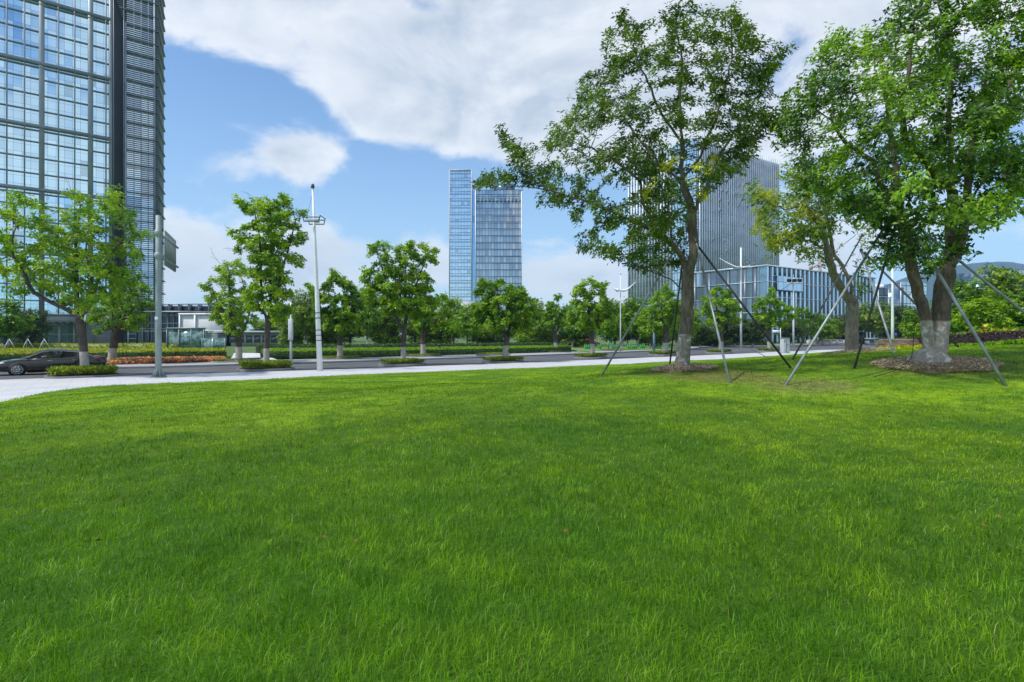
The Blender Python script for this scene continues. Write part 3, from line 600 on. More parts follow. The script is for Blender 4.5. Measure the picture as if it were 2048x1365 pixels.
CB = [(1660,85,22),(1650,105,20),(1690,90,25),(1700,120,25),(1640,150,18),(1680,145,28),(1610,165,18),(1630,190,25),(1600,210,22),(1570,200,14),(1560,240,16),(1590,245,22),(1620,240,26),(1560,280,16),(1600,285,24),(1640,290,30),(1660,200,28),(1690,180,25),(1700,240,30),(1680,320,30),(1630,330,24),(1600,320,18),(1640,370,28),(1610,380,12),(1680,370,32),(1720,350,32),(1700,400,26),(1740,400,28),(1720,440,20),(1760,440,22),(1680,420,18),(1750,280,32),(1740,220,32),(1730,170,25),(1770,150,30),(1750,110,25),(1760,60,22),(1790,90,30),(1800,30,28),(1830,-10,35),(1840,60,32),(1830,110,32),(1820,170,35),(1860,200,35),(1800,240,32),(1830,280,30),(1790,320,32),(1780,370,28),(1820,380,24),(1840,430,18),(1870,300,28),(1860,360,24),(1890,20,35),(1900,80,32),(1880,140,30),(1930,40,35),(1940,110,32),(1920,180,32),(1930,250,32),(1900,420,18),(1980,20,35),(1990,100,35),(1980,180,35),(1990,250,35),(1970,310,32),(1940,330,25),(2030,50,38),(2030,140,38),(2040,220,38),(2030,300,36),(2000,350,32),(2040,370,30),(1970,400,28),(2010,400,26),(1940,430,18),(1980,430,20),(2010,430,12),(1820,480,12),(1780,510,14),(1750,520,10),(1800,500,12),(1765,495,10),(1850,540,10),(1840,490,14),(1930,500,10),(2080,100,40),(2080,200,40),(2080,300,38),(2120,150,40),(2120,250,40),(2090,20,40),(2130,60,40),(1960,-40,40),(2040,-50,40),(1880,-50,36),(1860,-90,30),(1990,-100,40)]
PB = [(None, [(1864,727),(1864,716)], 0),
      ((0, 1), [(1858,690),(1854,658),(1843,604),(1828,555),(1818,512),(1812,473),(1803,440),(1797,400),(1791,349)], -.2),
      ((0, 1), [(1874,690),(1880,645),(1885,594),(1893,542),(1899,504),(1901,466),(1902,430),(1905,385)], .25),
      ((1, 6), [(1787,466),(1746,447),(1705,414),(1664,381)], -.8),
      ((1, 8), [(1758,369),(1746,320),(1693,287),(1662,240)], -.4),
      ((1, 9), [(1785,280),(1770,180),(1755,100)], .6),
      ((2, 4), [(1913,517),(1924,478),(1929,440)], .3),
      ((2, 8), [(1869,353),(1849,324),(1812,283),(1803,226)], -1.2),
      ((6, 3), [(1938,349),(1947,287),(1959,205),(1976,135),(1988,60)], -.3),
      ((2, 8), [(1898,246),(1906,123),(1880,20)], .5),
      ((6, 3), [(1951,385),(1992,320),(2045,295),(2110,240)], -.5),
      ((8, 2), [(2030,150),(2090,60)], .8), ((7, 4), [(1820,130),(1830,30)], -.2)]
B_ = make_tree('twin_trunk_tree', 'big twin-trunked bright green tree with whitewashed flared foot on a bare mound', 'tree', 'staked trees on the lawn', PB, CB, 11.0, bark_b, leaf_b, .215,
          rtip=.005, step=.15, kill=.18, dens=3.6, layers=4, depth=2.7, per=7, L=.10, lpn=4, jit=.08, tone=(.0, 1.), cen=(1880, 240), flare=1.1, thin=.013, wid=.42)
CC = [(1520,395,16),(1505,390,15),(1512,372,12),(1530,440,14),(1525,462,10),(1550,500,8),(1545,385,14),(1535,420,18),(1560,410,16),(1520,450,12),(1580,400,18),(1600,430,22),(1570,450,16),(1545,480,12),(1530,495,10),(1590,470,18),(1620,460,20),(1610,400,24),(1640,420,24),(1590,360,20),(1580,330,16),(1620,350,24),(1650,380,25),(1630,500,12),(1610,510,10),(1640,520,8),(1660,450,20),(1670,400,25),(1590,490,14),(1560,480,10),(1640,470,16)]
z6 = lambda l: zp(l, 1560, 480, 5.687)
PC = [(None, [(1705,707),(1703,660),(1704,625)]+z6([(820,700)]), 0), ((0, 3), z6([(760,650),(680,520),(600,380),(560,250),(545,130)])+[(1640,450),(1610,410)], -.5),
      ((0, 3), z6([(815,540),(780,440),(700,280),(620,180),(590,50)])+[(1655,440),(1640,390)], .5), ((0, 3), z6([(850,560),(870,330),(890,200),(930,100),(905,0)])+[(1706,430)], .4),
      ((0, 3), z6([(900,640),(955,500),(945,300),(1000,60)])+[(1742,430)], -.3), ((1, 5), [(1620,482),(1580,480),(1550,488)], -.6), ((1, 7), [(1570,420),(1525,400)], -.4)]
make_tree('forked_tree', 'olive yellow tree with pale forked limbs standing behind the crossed poles', 'tree', 'staked trees on the lawn', PC, CC, 18.0, bark_c, leaf_c, .18, rtip=.005, step=.2, kill=.24,
          dens=7.5, layers=2, depth=1.8, per=6, L=.13, lpn=6, jit=.14, tone=(.1, 1.0), flare=.25, thin=.018, wid=.36)

SOIL = .24
def row_tree(px, py, Y, label, paths, cl, leaf, rb, **kw):
    return make_tree('street_tree', label, 'tree', kw.pop('group', 'street trees along the near kerb'), paths, cl, Y, kw.pop('bark', bark_row), leaf, rb, **{**dict(rtip=.011, step=.28, kill=.36, dens=7, layers=3, depth=2.6, per=7, L=.165, lpn=5, jit=.09, flare=.25, thin=.028, wid=.5), **kw})
T1 = [(15,430,22),(30,390,14),(60,410,18),(45,450,22),(10,480,20),(35,510,25),(5,540,25),(60,500,22),(80,440,20),(100,455,22),(95,480,22),(70,545,28),(40,580,20),(100,575,25),(120,540,28),(120,500,24),(130,470,22),(150,440,22),(165,400,16),(140,390,10),(180,430,20),(175,470,25),(160,510,25),(195,455,20),(215,440,18),(220,400,18),(235,385,12),(205,415,16),(240,420,16),(255,450,20),(265,430,12),(290,470,14),(240,490,26),(270,510,22),(210,500,24),(190,540,28),(230,545,28),(265,550,22),(150,570,28),(190,590,26),(130,600,16),(215,600,22),(165,615,14),(250,585,20),(-20,470,25),(-25,520,25),(-30,420,18)]
row_tree(168, 748, 29.6, 'largest yellow-green street tree, beside the passing dark car', [(None, [(170,749),(168,715),(164,670),(158,636)], 0), ((0, 3), [(132,619),(98,603),(66,584),(45,545),(24,508),(26,470)], -.5),
         ((0, 3), [(155,600),(154,545),(153,479),(161,410)], .4), ((0, 3), [(174,620),(190,579),(200,555),(224,508),(248,475)], -.6), ((3, 2), [(176,545),(172,500),(176,460)], .8), ((3, 3), [(230,540),(265,500)], 1.)], T1, leaf_row2, .19, depth=2.8, tone=(.1, .95), per=7, L=.165, layers=3, lpn=4, jit=.10, dens=6, twigs=[[(96, 455), (92, 420), (95, 384)], [(92, 420), (80, 405), (68, 398)], [(150, 400), (138, 372), (128, 356)], [(96, 400), (101, 385)]])
T2 = [(475,400,10),(485,415,12),(500,425,14),(520,410,15),(540,415,15),(560,410,16),(575,400,10),(570,430,16),(550,440,18),(525,440,18),(505,455,16),(535,465,18),(565,460,18),(590,455,14),(600,430,10),(610,425,6),(590,480,16),(605,470,10),(560,490,18),(530,490,18),(500,485,16),(485,480,10),(515,515,18),(545,520,18),(580,515,12),(595,520,12),(600,530,8),(560,545,16),(535,550,20),(510,550,18),(520,580,20),(550,580,20),(575,560,12),(575,590,14),(500,590,16),(540,610,20),(570,625,18),(550,635,14),(580,615,10),(505,615,14),(475,500,8),(460,465,4),(560,390,6)]
row_tree(533, 735, 35.5, 'tall narrow street tree with bare twigs at its top, left of the white mast', [(None, [(533,735),(533,700),(535,665),(536,642)], 0), ((0, 3), [(524,613),(522,566),(520,479),(507,410)], -.3), ((0, 3), [(554,613),(555,579),(565,539),(580,487),(592,440)], -.4),
         ((0, 3), [(541,615),(541,558),(543,492),(540,415)], .5)], T2, leaf_row, .17, twigs=[[(512, 415), (506, 395), (492, 384)], [(536, 412), (533, 398), (533, 392)], [(486, 480), (466, 466), (449, 452)], [(488, 505), (468, 498), (452, 496)], [(440, 528), (430, 515), (424, 506)]], depth=1.8, tone=(.1, .85), L=.19)
T3 = [(745,495,12),(765,492,12),(740,510,8),(770,515,12),(800,500,13),(822,495,13),(830,510,12),(810,520,14),(795,520,10),(850,495,10),(872,503,10),(862,512,12),(845,525,12),(870,525,8),(735,545,14),(728,560,10),(760,555,15),(775,540,10),(790,545,15),(815,550,16),(840,550,14),(860,560,10),(750,575,18),(775,575,18),(735,590,14),(800,580,18),(830,580,18),(855,580,14),(770,600,18),(800,605,18),(835,605,16),(860,600,14),(775,620,16),(740,610,12),(850,620,16),(870,610,10),(830,630,14),(800,625,12),(865,630,10)]
row_tree(807, 726, 41.2, 'street tree with five upright leaf tufts, left of the slim glass towers', [(None, [(807,727),(807,700),(808,670)], 0), ((0, 2), [(791,631),(782,601),(774,567),(757,517)], -.4), ((1, 1), [(767,629),(757,600)], -.8), ((0, 2), [(812,631),(811,574),(812,508)], .4),
         ((0, 2), [(818,612),(833,567),(845,536),(857,508)], -.3), ((3, 1), [(800,590),(798,540)], .7)], T3, leaf_row, .18, depth=2.2, tone=(.1, .8), L=.2)
T4 = [(965,565,10),(960,585,14),(985,575,15),(1000,565,12),(1020,580,14),(1040,585,14),(1050,600,14),(1065,605,10),(975,605,18),(1000,600,20),(1025,605,18),(950,615,12),(960,630,16),(985,630,18),(1015,630,20),(1045,625,18),(1065,625,12),(950,645,12),(975,650,16),(1005,650,16),(1035,648,18),(1060,645,12),(990,665,8),(1040,660,12)]
row_tree(1010, 721, 45.3, 'rounded dense street tree in front of the right glass tower of the pair', [(None, [(1009,721),(1011,700),(1014,678)], 0), ((0, 2), [(1004,655),(998,625),(995,590)], -.3), ((0, 2), [(1020,650),(1035,620)], .4), ((1, 1), [(980,635),(965,600)], .5)], T4, leaf_far, .21, depth=2.4, tone=(.15, 1.), L=.22, dens=8)
T5 = [(1165,570,10),(1180,562,9),(1195,572,10),(1210,570,8),(1150,585,10),(1175,590,14),(1200,590,12),(1208,582,8),(1150,605,10),(1170,610,14),(1195,610,14),(1215,605,10),(1145,625,12),(1165,630,14),(1190,630,14),(1215,625,14),(1140,640,12),(1160,650,12),(1185,650,12),(1210,645,14),(1225,635,10),(1225,655,10)]
row_tree(1185, 713, 53.7, 'street tree with ragged top before the park, left of the first slanting pole', [(None, [(1186,713),(1184,690),(1184,665)], 0), ((0, 2), [(1178,640),(1175,600)], -.3), ((0, 2), [(1195,640),(1200,600)], .3)], T5, leaf_row, .2, depth=2.4, tone=(.1, .8), L=.24, step=.34, kill=.44)
T6 = [(1330,572,8),(1320,590,12),(1340,590,12),(1310,605,12),(1330,610,14),(1350,610,12),(1300,620,12),(1320,630,14),(1345,630,14),(1362,620,12),(1300,640,12),(1320,650,12),(1345,650,12),(1370,640,14),(1385,630,10),(1290,628,8),(1310,660,8)]
row_tree(1330, 708, 60.8, 'yellow-green street tree partly behind the staked tree trunk', [(None, [(1330,708),(1330,690),(1332,668)], 0), ((0, 2), [(1325,645),(1322,610)], -.3), ((0, 2), [(1345,640),(1348,610)], .3)], T6, leaf_row2, .28, depth=2.3, tone=(.1, .8), L=.25, step=.36, kill=.46)
T7 = [(1425,585,10),(1440,580,10),(1455,590,12),(1415,600,12),(1435,605,14),(1458,608,14),(1472,620,12),(1412,620,12),(1430,630,14),(1455,635,14),(1475,640,8),(1420,645,10),(1440,655,10)]
row_tree(1442, 703, 67.9, 'street tree between the staked trunk and the white winged lamp', [(None, [(1443,703),(1442,685),(1441,665)], 0), ((0, 2), [(1436,640),(1432,610)], -.3), ((0, 2), [(1450,640),(1456,610)], .3)], T7, leaf_row, .26, depth=2.3, tone=(.1, .8), L=.27, step=.38, kill=.48)
T8 = [(1545,580,8),(1540,600,12),(1525,605,12),(1560,610,12),(1510,612,8),(1530,625,14),(1555,630,14),(1575,620,10),(1585,635,10),(1515,635,10),(1540,645,12),(1565,648,10)]
row_tree(1540, 701, 74.5, 'small yellow-green street tree left of the grey cabinet', [(None, [(1539,702),(1538,685),(1537,665)], 0), ((0, 2), [(1532,640),(1530,615)], -.3), ((0, 2), [(1548,640),(1556,615)], .3)], T8, leaf_row2, .25, depth=2.3, tone=(.1, .8), L=.27, step=.38, kill=.48)
FG = 'street trees along the far kerb'
row_tree(222, 727, 42.9, 'darker street tree behind the dark car, beside the grey sign post', [(None, [(222,728),(226,700),(231,668)], 0), ((0, 2), [(218,650),(215,625)], -.4), ((0, 2), [(250,640),(275,600)], .2), ((0, 2), [(236,630),(245,585)], .6)],
         [(285,580,18),(260,600,22),(290,610,16),(230,610,22),(200,620,18),(275,630,20),(245,640,20),(190,640,14),(215,650,16),(195,662,12),(290,645,12),(265,655,14),(240,570,20),(270,570,20)], leaf_far, .26, group=FG, tone=(.1, .9), depth=2.4)
row_tree(477, 723, 45, 'broad street tree on the far pavement by the white path', [(None, [(478,724),(478,700),(477,678)], 0), ((0, 2), [(463,650),(445,620),(425,585)], -.4), ((0, 2), [(490,655),(498,630),(500,600)], .2), ((1, 1), [(460,600),(458,550)], .6)],
         [(410,575,13),(425,560,12),(440,540,12),(460,530,14),(475,525,12),(485,545,16),(450,560,18),(425,590,16),(460,590,20),(490,580,18),(440,615,18),(470,615,20),(500,610,18),(445,640,16),(475,640,18),(505,640,16),(460,660,14),(485,655,12),(430,635,12),(415,600,8)], leaf_row, .24, group=FG, tone=(.15, .9), depth=2.4)
row_tree(680, 718, 50.5, 'round street tree right behind the white mast', [(None, [(680,718),(680,695),(681,672)], 0), ((0, 2), [(672,640),(665,600)], -.4), ((0, 2), [(692,640),(700,600)], .3)],
         [(615,570,9),(630,590,10),(660,560,10),(670,545,9),(650,575,14),(680,565,14),(700,575,13),(715,590,12),(640,600,14),(665,600,18),(695,600,18),(720,610,14),(640,625,14),(665,630,18),(695,630,18),(720,635,12),(655,650,12),(685,655,16),(705,655,12)], leaf_far, .25, group=FG, tone=(.1, 1.), depth=2.4, L=.24)
row_tree(846, 713, 56, 'street tree behind the tufted tree, left of the slim glass tower', [(None, [(846,713),(846,690),(846,668)], 0), ((0, 2), [(850,640),(865,610)], -.4), ((0, 2), [(872,640),(890,610)], .3)],
         [(885,595,12),(900,610,12),(870,600,14),(890,625,14),(870,630,16),(850,620,14),(840,640,14),(865,650,14),(890,645,12),(900,635,8),(835,655,10)], leaf_far, .24, group=FG, tone=(.2, 1.), depth=2.3, L=.25, step=.34, kill=.44)
row_tree(1111, 705, 70, 'small street tree at the end of the long clipped hedge', [(None, [(1112,705),(1111,690),(1110,670)], 0), ((0, 2), [(1102,650),(1100,620)], -.4), ((0, 2), [(1120,650),(1118,610)], .3)],
         [(1100,610,10),(1115,595,10),(1110,620,14),(1090,630,14),(1130,625,12),(1100,645,14),(1125,645,12),(1085,650,8)], leaf_far, .24, group=FG, tone=(.1, .9), depth=2.2, L=.27, step=.38, kill=.48)

# ------------------------------------------------------------------ park trees: a few grown shapes, copied
def generic_tree(seed, h, wd, leaf, rb, trunk_h=.3, n=34, L=.3, round_=1.0, lpn=5, tone=(.1, .9)):
    global rng
    keep = rng; rng = np.random.default_rng(seed); Y = 50.; k = F/Y; x0, y0 = CX, HY+CZ*k; cl = []
    for i in range(n):
        a = rng.uniform(0, 2*math.pi); q = rng.random()**.5; z = rng.random(); prof = math.sin(math.pi*min(.97, .16+z*.80))**.6
        cl.append((x0+math.cos(a)*q*prof*wd*.5*k, y0-(h*trunk_h+(h*(1-trunk_h)-.5)*z+.3)*k, rng.uniform(.45, .85)*wd/6*k))
    zt = y0-h*(trunk_h-.02)*k
    P = [(None, [(x0, y0), (x0+rng.uniform(-3, 3), zt)], 0), ((0, 1), [(x0-wd*.14*k, y0-h*.52*k), (x0-wd*.2*k, y0-h*.74*k)], .8), ((0, 1), [(x0+wd*.12*k, y0-h*.55*k), (x0+wd*.18*k, y0-h*.78*k)], -.8)]
    t = make_tree('park_tree', 'x', 'tree', None, P, cl, Y, bark_far, leaf, rb, rtip=.02, step=.42, kill=.55, dens=7, layers=3, depth=wd*.42, per=5, L=L, lpn=lpn, jit=.26, flare=.2, thin=.06, wid=.6, tone=tone)
    rng = keep; return t
def copy_tree(t, loc, sc, rz, label, group):
    r = t.copy(); C.objects.link(r); r.location = loc; r.scale = (sc[0], sc[0], sc[1]); r.rotation_euler = (0, 0, rz); r['label'] = label; r['group'] = group
    for c in list(t.children):
        d = c.copy(); C.objects.link(d); d.parent = r
    return r
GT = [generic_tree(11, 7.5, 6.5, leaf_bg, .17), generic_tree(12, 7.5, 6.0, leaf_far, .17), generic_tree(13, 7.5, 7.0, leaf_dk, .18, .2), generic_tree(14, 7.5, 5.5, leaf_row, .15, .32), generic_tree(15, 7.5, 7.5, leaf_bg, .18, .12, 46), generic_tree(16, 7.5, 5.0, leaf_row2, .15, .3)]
used = [False]*len(GT); rr_ = random.Random(5)
def park(px, top, base, kind, wpx, label, group='park trees beyond the hedges', Y=None, z=0.):
    if Y is None: Y = F*(CZ-z)/(base-HY)
    X = (px-CX)/F*Y; h = CZ-z-(top-HY)/F*Y; wd = wpx/F*Y; w0 = [6.5, 6.0, 7.0, 5.5, 7.5, 5.0][kind]
    sc = (wd/w0, h/7.5); rz = rr_.uniform(0, 6.28)
    if not used[kind]:
        used[kind] = True; r = GT[kind]; r.location = (X, Y, z-.02); r.scale = (sc[0], sc[0], sc[1]); r.rotation_euler = (0, 0, rz); r['label'] = label; r['group'] = group
    else: r = copy_tree(GT[kind], (X, Y, z-.02), sc, rz, label, group)
    return r
PK = [  # px, top, base, kind, width px, label
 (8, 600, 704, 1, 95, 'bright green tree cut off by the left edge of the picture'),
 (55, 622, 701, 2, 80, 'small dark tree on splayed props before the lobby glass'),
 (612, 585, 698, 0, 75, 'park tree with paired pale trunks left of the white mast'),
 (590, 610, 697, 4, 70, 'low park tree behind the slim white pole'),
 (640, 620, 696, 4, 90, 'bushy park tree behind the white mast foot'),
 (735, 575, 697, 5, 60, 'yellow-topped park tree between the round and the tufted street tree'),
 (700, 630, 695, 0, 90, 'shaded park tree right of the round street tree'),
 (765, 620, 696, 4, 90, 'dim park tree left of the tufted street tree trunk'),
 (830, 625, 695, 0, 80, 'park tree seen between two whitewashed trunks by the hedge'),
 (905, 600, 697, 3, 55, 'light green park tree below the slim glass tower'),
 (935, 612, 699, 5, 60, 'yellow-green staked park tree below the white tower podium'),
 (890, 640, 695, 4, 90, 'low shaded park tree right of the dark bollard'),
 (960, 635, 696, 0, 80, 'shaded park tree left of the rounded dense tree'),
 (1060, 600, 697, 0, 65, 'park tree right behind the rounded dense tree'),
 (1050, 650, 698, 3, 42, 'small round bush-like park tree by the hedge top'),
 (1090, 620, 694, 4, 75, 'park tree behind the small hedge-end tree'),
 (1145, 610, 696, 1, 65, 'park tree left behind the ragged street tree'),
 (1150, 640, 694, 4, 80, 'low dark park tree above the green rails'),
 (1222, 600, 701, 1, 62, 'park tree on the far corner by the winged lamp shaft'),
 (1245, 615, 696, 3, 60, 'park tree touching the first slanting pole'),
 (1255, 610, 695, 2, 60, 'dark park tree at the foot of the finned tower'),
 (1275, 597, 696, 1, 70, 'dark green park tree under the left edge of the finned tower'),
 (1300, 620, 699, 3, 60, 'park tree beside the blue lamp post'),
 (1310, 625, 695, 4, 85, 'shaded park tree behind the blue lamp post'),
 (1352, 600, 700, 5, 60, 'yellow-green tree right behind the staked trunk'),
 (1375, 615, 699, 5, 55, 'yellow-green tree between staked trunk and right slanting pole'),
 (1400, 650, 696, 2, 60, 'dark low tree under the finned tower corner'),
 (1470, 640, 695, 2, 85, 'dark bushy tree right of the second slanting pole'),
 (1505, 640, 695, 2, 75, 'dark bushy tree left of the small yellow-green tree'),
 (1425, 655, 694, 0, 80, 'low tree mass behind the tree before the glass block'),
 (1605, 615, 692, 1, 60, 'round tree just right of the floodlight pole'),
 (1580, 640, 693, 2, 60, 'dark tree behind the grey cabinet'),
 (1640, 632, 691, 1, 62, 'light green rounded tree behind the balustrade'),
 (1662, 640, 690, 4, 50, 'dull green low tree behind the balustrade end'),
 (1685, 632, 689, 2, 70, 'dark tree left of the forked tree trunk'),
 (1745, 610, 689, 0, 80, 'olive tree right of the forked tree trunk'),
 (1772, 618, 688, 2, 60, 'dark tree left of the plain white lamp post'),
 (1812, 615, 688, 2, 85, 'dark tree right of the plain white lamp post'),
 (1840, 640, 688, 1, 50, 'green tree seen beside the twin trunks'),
]
for (px, top, base, kd, wpx, lab) in PK: park(px, top, base, kd, wpx, lab)
for (px, top, Y, z, kd, wpx, lab) in [(1925, 560, 33, 1.0, 1, 120, 'leafy green tree right behind the twin trunks'), (1965, 600, 29, 1.1, 3, 95, 'light green tree behind the purple hedge'), (2015, 540, 38, 1.0, 0, 130, 'tall olive tree before the far glass slab at the right edge'),
                           (2075, 575, 30, 1.2, 1, 130, 'green tree cut off by the right edge of the picture'), (1890, 625, 36, 1.0, 4, 80, 'low dark tree between the twin trunks'), (1830, 620, 40, .8, 1, 55, 'small conical tree beside the rock')]:
    park(px, top, 0, kd, wpx, lab, 'trees behind the purple hedge', Y, z)
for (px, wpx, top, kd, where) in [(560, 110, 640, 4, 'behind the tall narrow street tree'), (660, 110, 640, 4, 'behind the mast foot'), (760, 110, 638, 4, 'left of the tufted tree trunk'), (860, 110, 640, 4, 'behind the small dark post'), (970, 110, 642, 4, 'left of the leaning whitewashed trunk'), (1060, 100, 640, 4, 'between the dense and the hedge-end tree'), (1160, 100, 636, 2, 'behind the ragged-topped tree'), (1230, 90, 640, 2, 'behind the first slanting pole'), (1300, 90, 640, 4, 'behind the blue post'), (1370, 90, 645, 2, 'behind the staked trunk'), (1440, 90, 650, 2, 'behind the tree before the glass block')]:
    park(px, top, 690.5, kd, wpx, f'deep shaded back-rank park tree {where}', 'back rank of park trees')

# ------------------------------------------------------------------ buildings
frame_m = mat('curtain_frame', (.26, .30, .32), .5, .3, .2, .1); frame_d = mat('dark_frame', (.07, .085, .10), .5, .3, .2, .1)
louvre_m = mat('louvre_metal', (.22, .25, .29), .45, .5, .3, .12); concrete = mat('pale_cladding', (.50, .52, .53), .7, 0, .5, .08)
fin_m = mat('fin_metal', (.60, .66, .70), .45, .4, .2, .1); fin_d = mat('fin_dark', (.10, .13, .16), .4, .4, .2, .1); stone_m = mat('grey_cladding', (.30, .32, .34), .7, 0, .4, .1)
g_left = glass_mat('tower_glass', (.60, .84, 1.0), (1.6, 1.91), .10, .05, .9, .06, (.20, .27, .33), wob=.03, cols=(1.6, 3.82))
g_louv = glass_mat('tower_glass_dark', (.60, .74, .95), (3.2, 3.82), .4, .08, .85, .12, (.05, .06, .08), wob=.03)
g_c1 = glass_mat('slab_glass_light', (.66, .77, .86), (1.8, 2.05), .10, .05, .85, .20, (.26, .34, .42), band=(4.1, .22, (.34, .44, .52)), wob=.012)
g_c2 = glass_mat('slab_glass_dark', (.44, .50, .56), (1.8, 4.1), .25, .07, .8, .26, (.10, .12, .15), band=(4.1, .12, (.16, .19, .23)), wob=.02)
g_blue = glass_mat('slab_glass_blue', (.30, .52, .74), (8, 4.1), .06, .05, .85, .2, (.2, .36, .5), wob=.01)
g_fin = glass_mat('finned_glass', (.60, .72, .78), (1.5, 3.9), .22, .08, .8, .25, (.10, .13, .16), wob=.02)
g_pod = glass_mat('podium_glass', (.58, .70, .78), (2.2, 4.0), .18, .06, .85, .12, (.10, .14, .18), wob=.02)
g_far = glass_mat('far_glass', (.60, .72, .80), (2.6, 3.6), .15, .07, .8, .4, (.14, .2, .25), wob=.015)
g_lobby = glass_mat('lobby_glass', (.10, .19, .19), (1.8, 2.4), .4, .08, .35, .08, (.30, .34, .36), wob=.02)
g_dark = glass_mat('low_block_glass', (.035, .05, .07), (1.5, 3.0), .4, .08, .5, .1, (.10, .12, .14), wob=.02)

# left tower
tw = thing('office_tower', 'huge glass and louvre office tower cut off by the left edge of the picture', 'office tower', (-103.1, 150, 0))
A1 = Fac((-103.1, 150), (.779, .627)); ZT = 118.
m = MB(); A1.quad(m, -62, 0, 5.5, ZT, 0); m.build('curtain_glass', g_left, tw)
m = MB()
for i in range(20):
    s0 = -1.12-3.2*i
    if (i-1) % 3 == 0: A1.box(m, s0-.55, s0+.55, 5.5, ZT, -.3, .45)
    else: A1.box(m, s0-.15, s0+.15, 5.5, ZT, -.2, .34)
A1.box(m, -.5, .2, 5.5, ZT, -.3, .5); m.build('mullions', frame_m, tw)
m = MB()
for k in range(-3, 19):
    z = 52.5-15.3*2+3.82*k+7.6-7.6
    th = .38 if k % 4 == 0 else .15
    A1.box(m, -62, -.05, z-th, z+th, -.25, .30 if k % 4 else .62)
    if k % 4 == 0: A1.box(m, -62, -.05, z-th-.75, z-th-.5, -.25, .5)
m.build('floor_bands', frame_m, tw)
m = MB()   # recess between the two masses
A1.quad(m, .2, 3.2, 0, ZT, -2.2); m.build('recess_wall', frame_d, tw)
m = MB()
for s in (.5, 1.15, 2.0, 2.75): A1.box(m, s-.11, s+.11, 0, ZT, -2.1, .2 if s > 2.5 or s < .6 else -1.0)
for k in range(30): A1.box(m, 1.2, 2.7, 4+3.82*k, 4.35+3.82*k, -2.1, -.9)
m.build('recess_fins', louvre_m, tw)
P2 = A1.pt(9.8, 0, .6)[:2]; A2 = Fac(P2, (-.423, .906))
m = MB(); A1.quad(m, 3.2, 9.8, 0, ZT, .35); A2.quad(m, 0, 15, 0, ZT, -.25); m.build('louvre_glass', g_louv, tw)
m = MB(); m2 = MB()
for k in range(int(ZT/.52)):
    z = 3+.52*k
    big = k % 7 == 0; sl = 3.2-(max(0, min(1, (z-82)/8)))*2.6; th = .13 if big else .075
    A1.box(m, sl, 10.6, z-th, z+th, .36, .95 if big else .58); A2.box(m2, -.2, 15.2, z-th, z+th, -.2, .75 if big else .35)
m.build('louvre_screen', louvre_m, tw); m2.build('louvre_screen', louvre_m, tw)
m = MB(); A1.box(m, 2.9, 3.25, 0, 83, -2, 1.0); A1.box(m, 9.3, 9.7, 0, ZT, .3, .8)
for s in (4.9, 6.5, 8.1): A1.box(m, s-.06, s+.06, 0, ZT, .36, .6)
m.build('screen_posts', louvre_m, tw)
m = MB(); A1.box(m, -60, 3, 5.3, ZT, -30, -.35); A1.box(m, 3.25, 9.6, 0, ZT, -26, .25); m.build('core_wall', frame_d, tw)
m = MB(); A1.quad(m, -62, 0, 0, 5.3, -1.5); m.build('lobby_glass', g_lobby, tw)
m = MB()
for i in range(22): A1.box(m, -60+2.9*i, -59.6+2.9*i, 0, 5.2, -1.45, -1.0)
for z in (2.2, 3.9): A1.box(m, -60, 0, z-.07, z+.07, -1.45, -1.2)
m.build('lobby_frame', concrete, tw)
m = MB(); A1.box(m, -13.5, -6.5, 5.2, 6.9, -.2, 5.5); A1.box(m, -14.2, -5.8, 6.9, 7.15, -.2, 6.0)
for i in range(6): A1.box(m, -13.2+1.3*i, -12.8+1.3*i, 4.95, 5.2, 0, 5.4)
m.build('canopy', stone_m, tw)
m = MB(); A1.box(m, -5.2, .1, 0, 9, -1.4, 1.2); A1.box(m, -4.2, -3.6, 0, 12, 1.2, 1.6)
for k in range(14): A1.box(m, -5.1, -.2, .5+.6*k, .62+.6*k, 1.2, 1.4)
m.build('service_wall', stone_m, tw)
m = MB(); A2.quad(m, 0, 15, 0, 4.4, .9); A1.quad(m, 3.3, 10.5, 0, 4.4, 1.7); m.build('base_glass', g_lobby, tw)
m = MB(); A1.box(m, 3.1, 10.9, 4.4, 5.0, .3, 2.3)
for s in (3.3, 6.8, 10.3): A1.box(m, s, s+.3, 0, 4.4, 1.75, 2.1)
for z in (1.2, 2.4, 3.4): A1.box(m, 3.2, 10.6, z-.08, z+.08, 1.72, 1.95)
m.build('base_frame', concrete, tw)

# low office block right of it
lb = thing('low_block', 'low dark-windowed block with a slatted roof beside the tower', 'building', (-70, 120, 0)); fb = Fac((-76, 118), (1, 0))
m = MB(); fb.quad(m, 0, 16.5, 0, 8, 0); m.build('window_wall', g_dark, lb)
m = MB()
for i in range(14): fb.box(m, i*1.27, i*1.27+(.22 if i % 2 else .10), .3, 6.6, 0, .3)
for z in (.3, 2.9, 3.4, 4.5, 6.2): fb.box(m, 0, 16.5, z-.13, z+.13, 0, .24)
m.build('window_frame', louvre_m, lb)
m = MB(); fb.box(m, -1, 17.2, 6.7, 6.95, -10, 1.2)
for i in range(10): fb.box(m, -1, 17.2, 7.15+.13*i, 7.19+.13*i, -9+.9*i, -8.5+.9*i)
for i in range(10): fb.box(m, -1+i*2, -.85+i*2, 6.95, 8.3, -.3, 1.0)
fb.box(m, -1, 17.2, 8.3, 8.45, .8, 1.2); m.build('slatted_roof', louvre_m, lb)
m = MB(); fb.box(m, 12.2, 22, 0, 6.0, .35, 6); m.build('side_wall', concrete, lb)
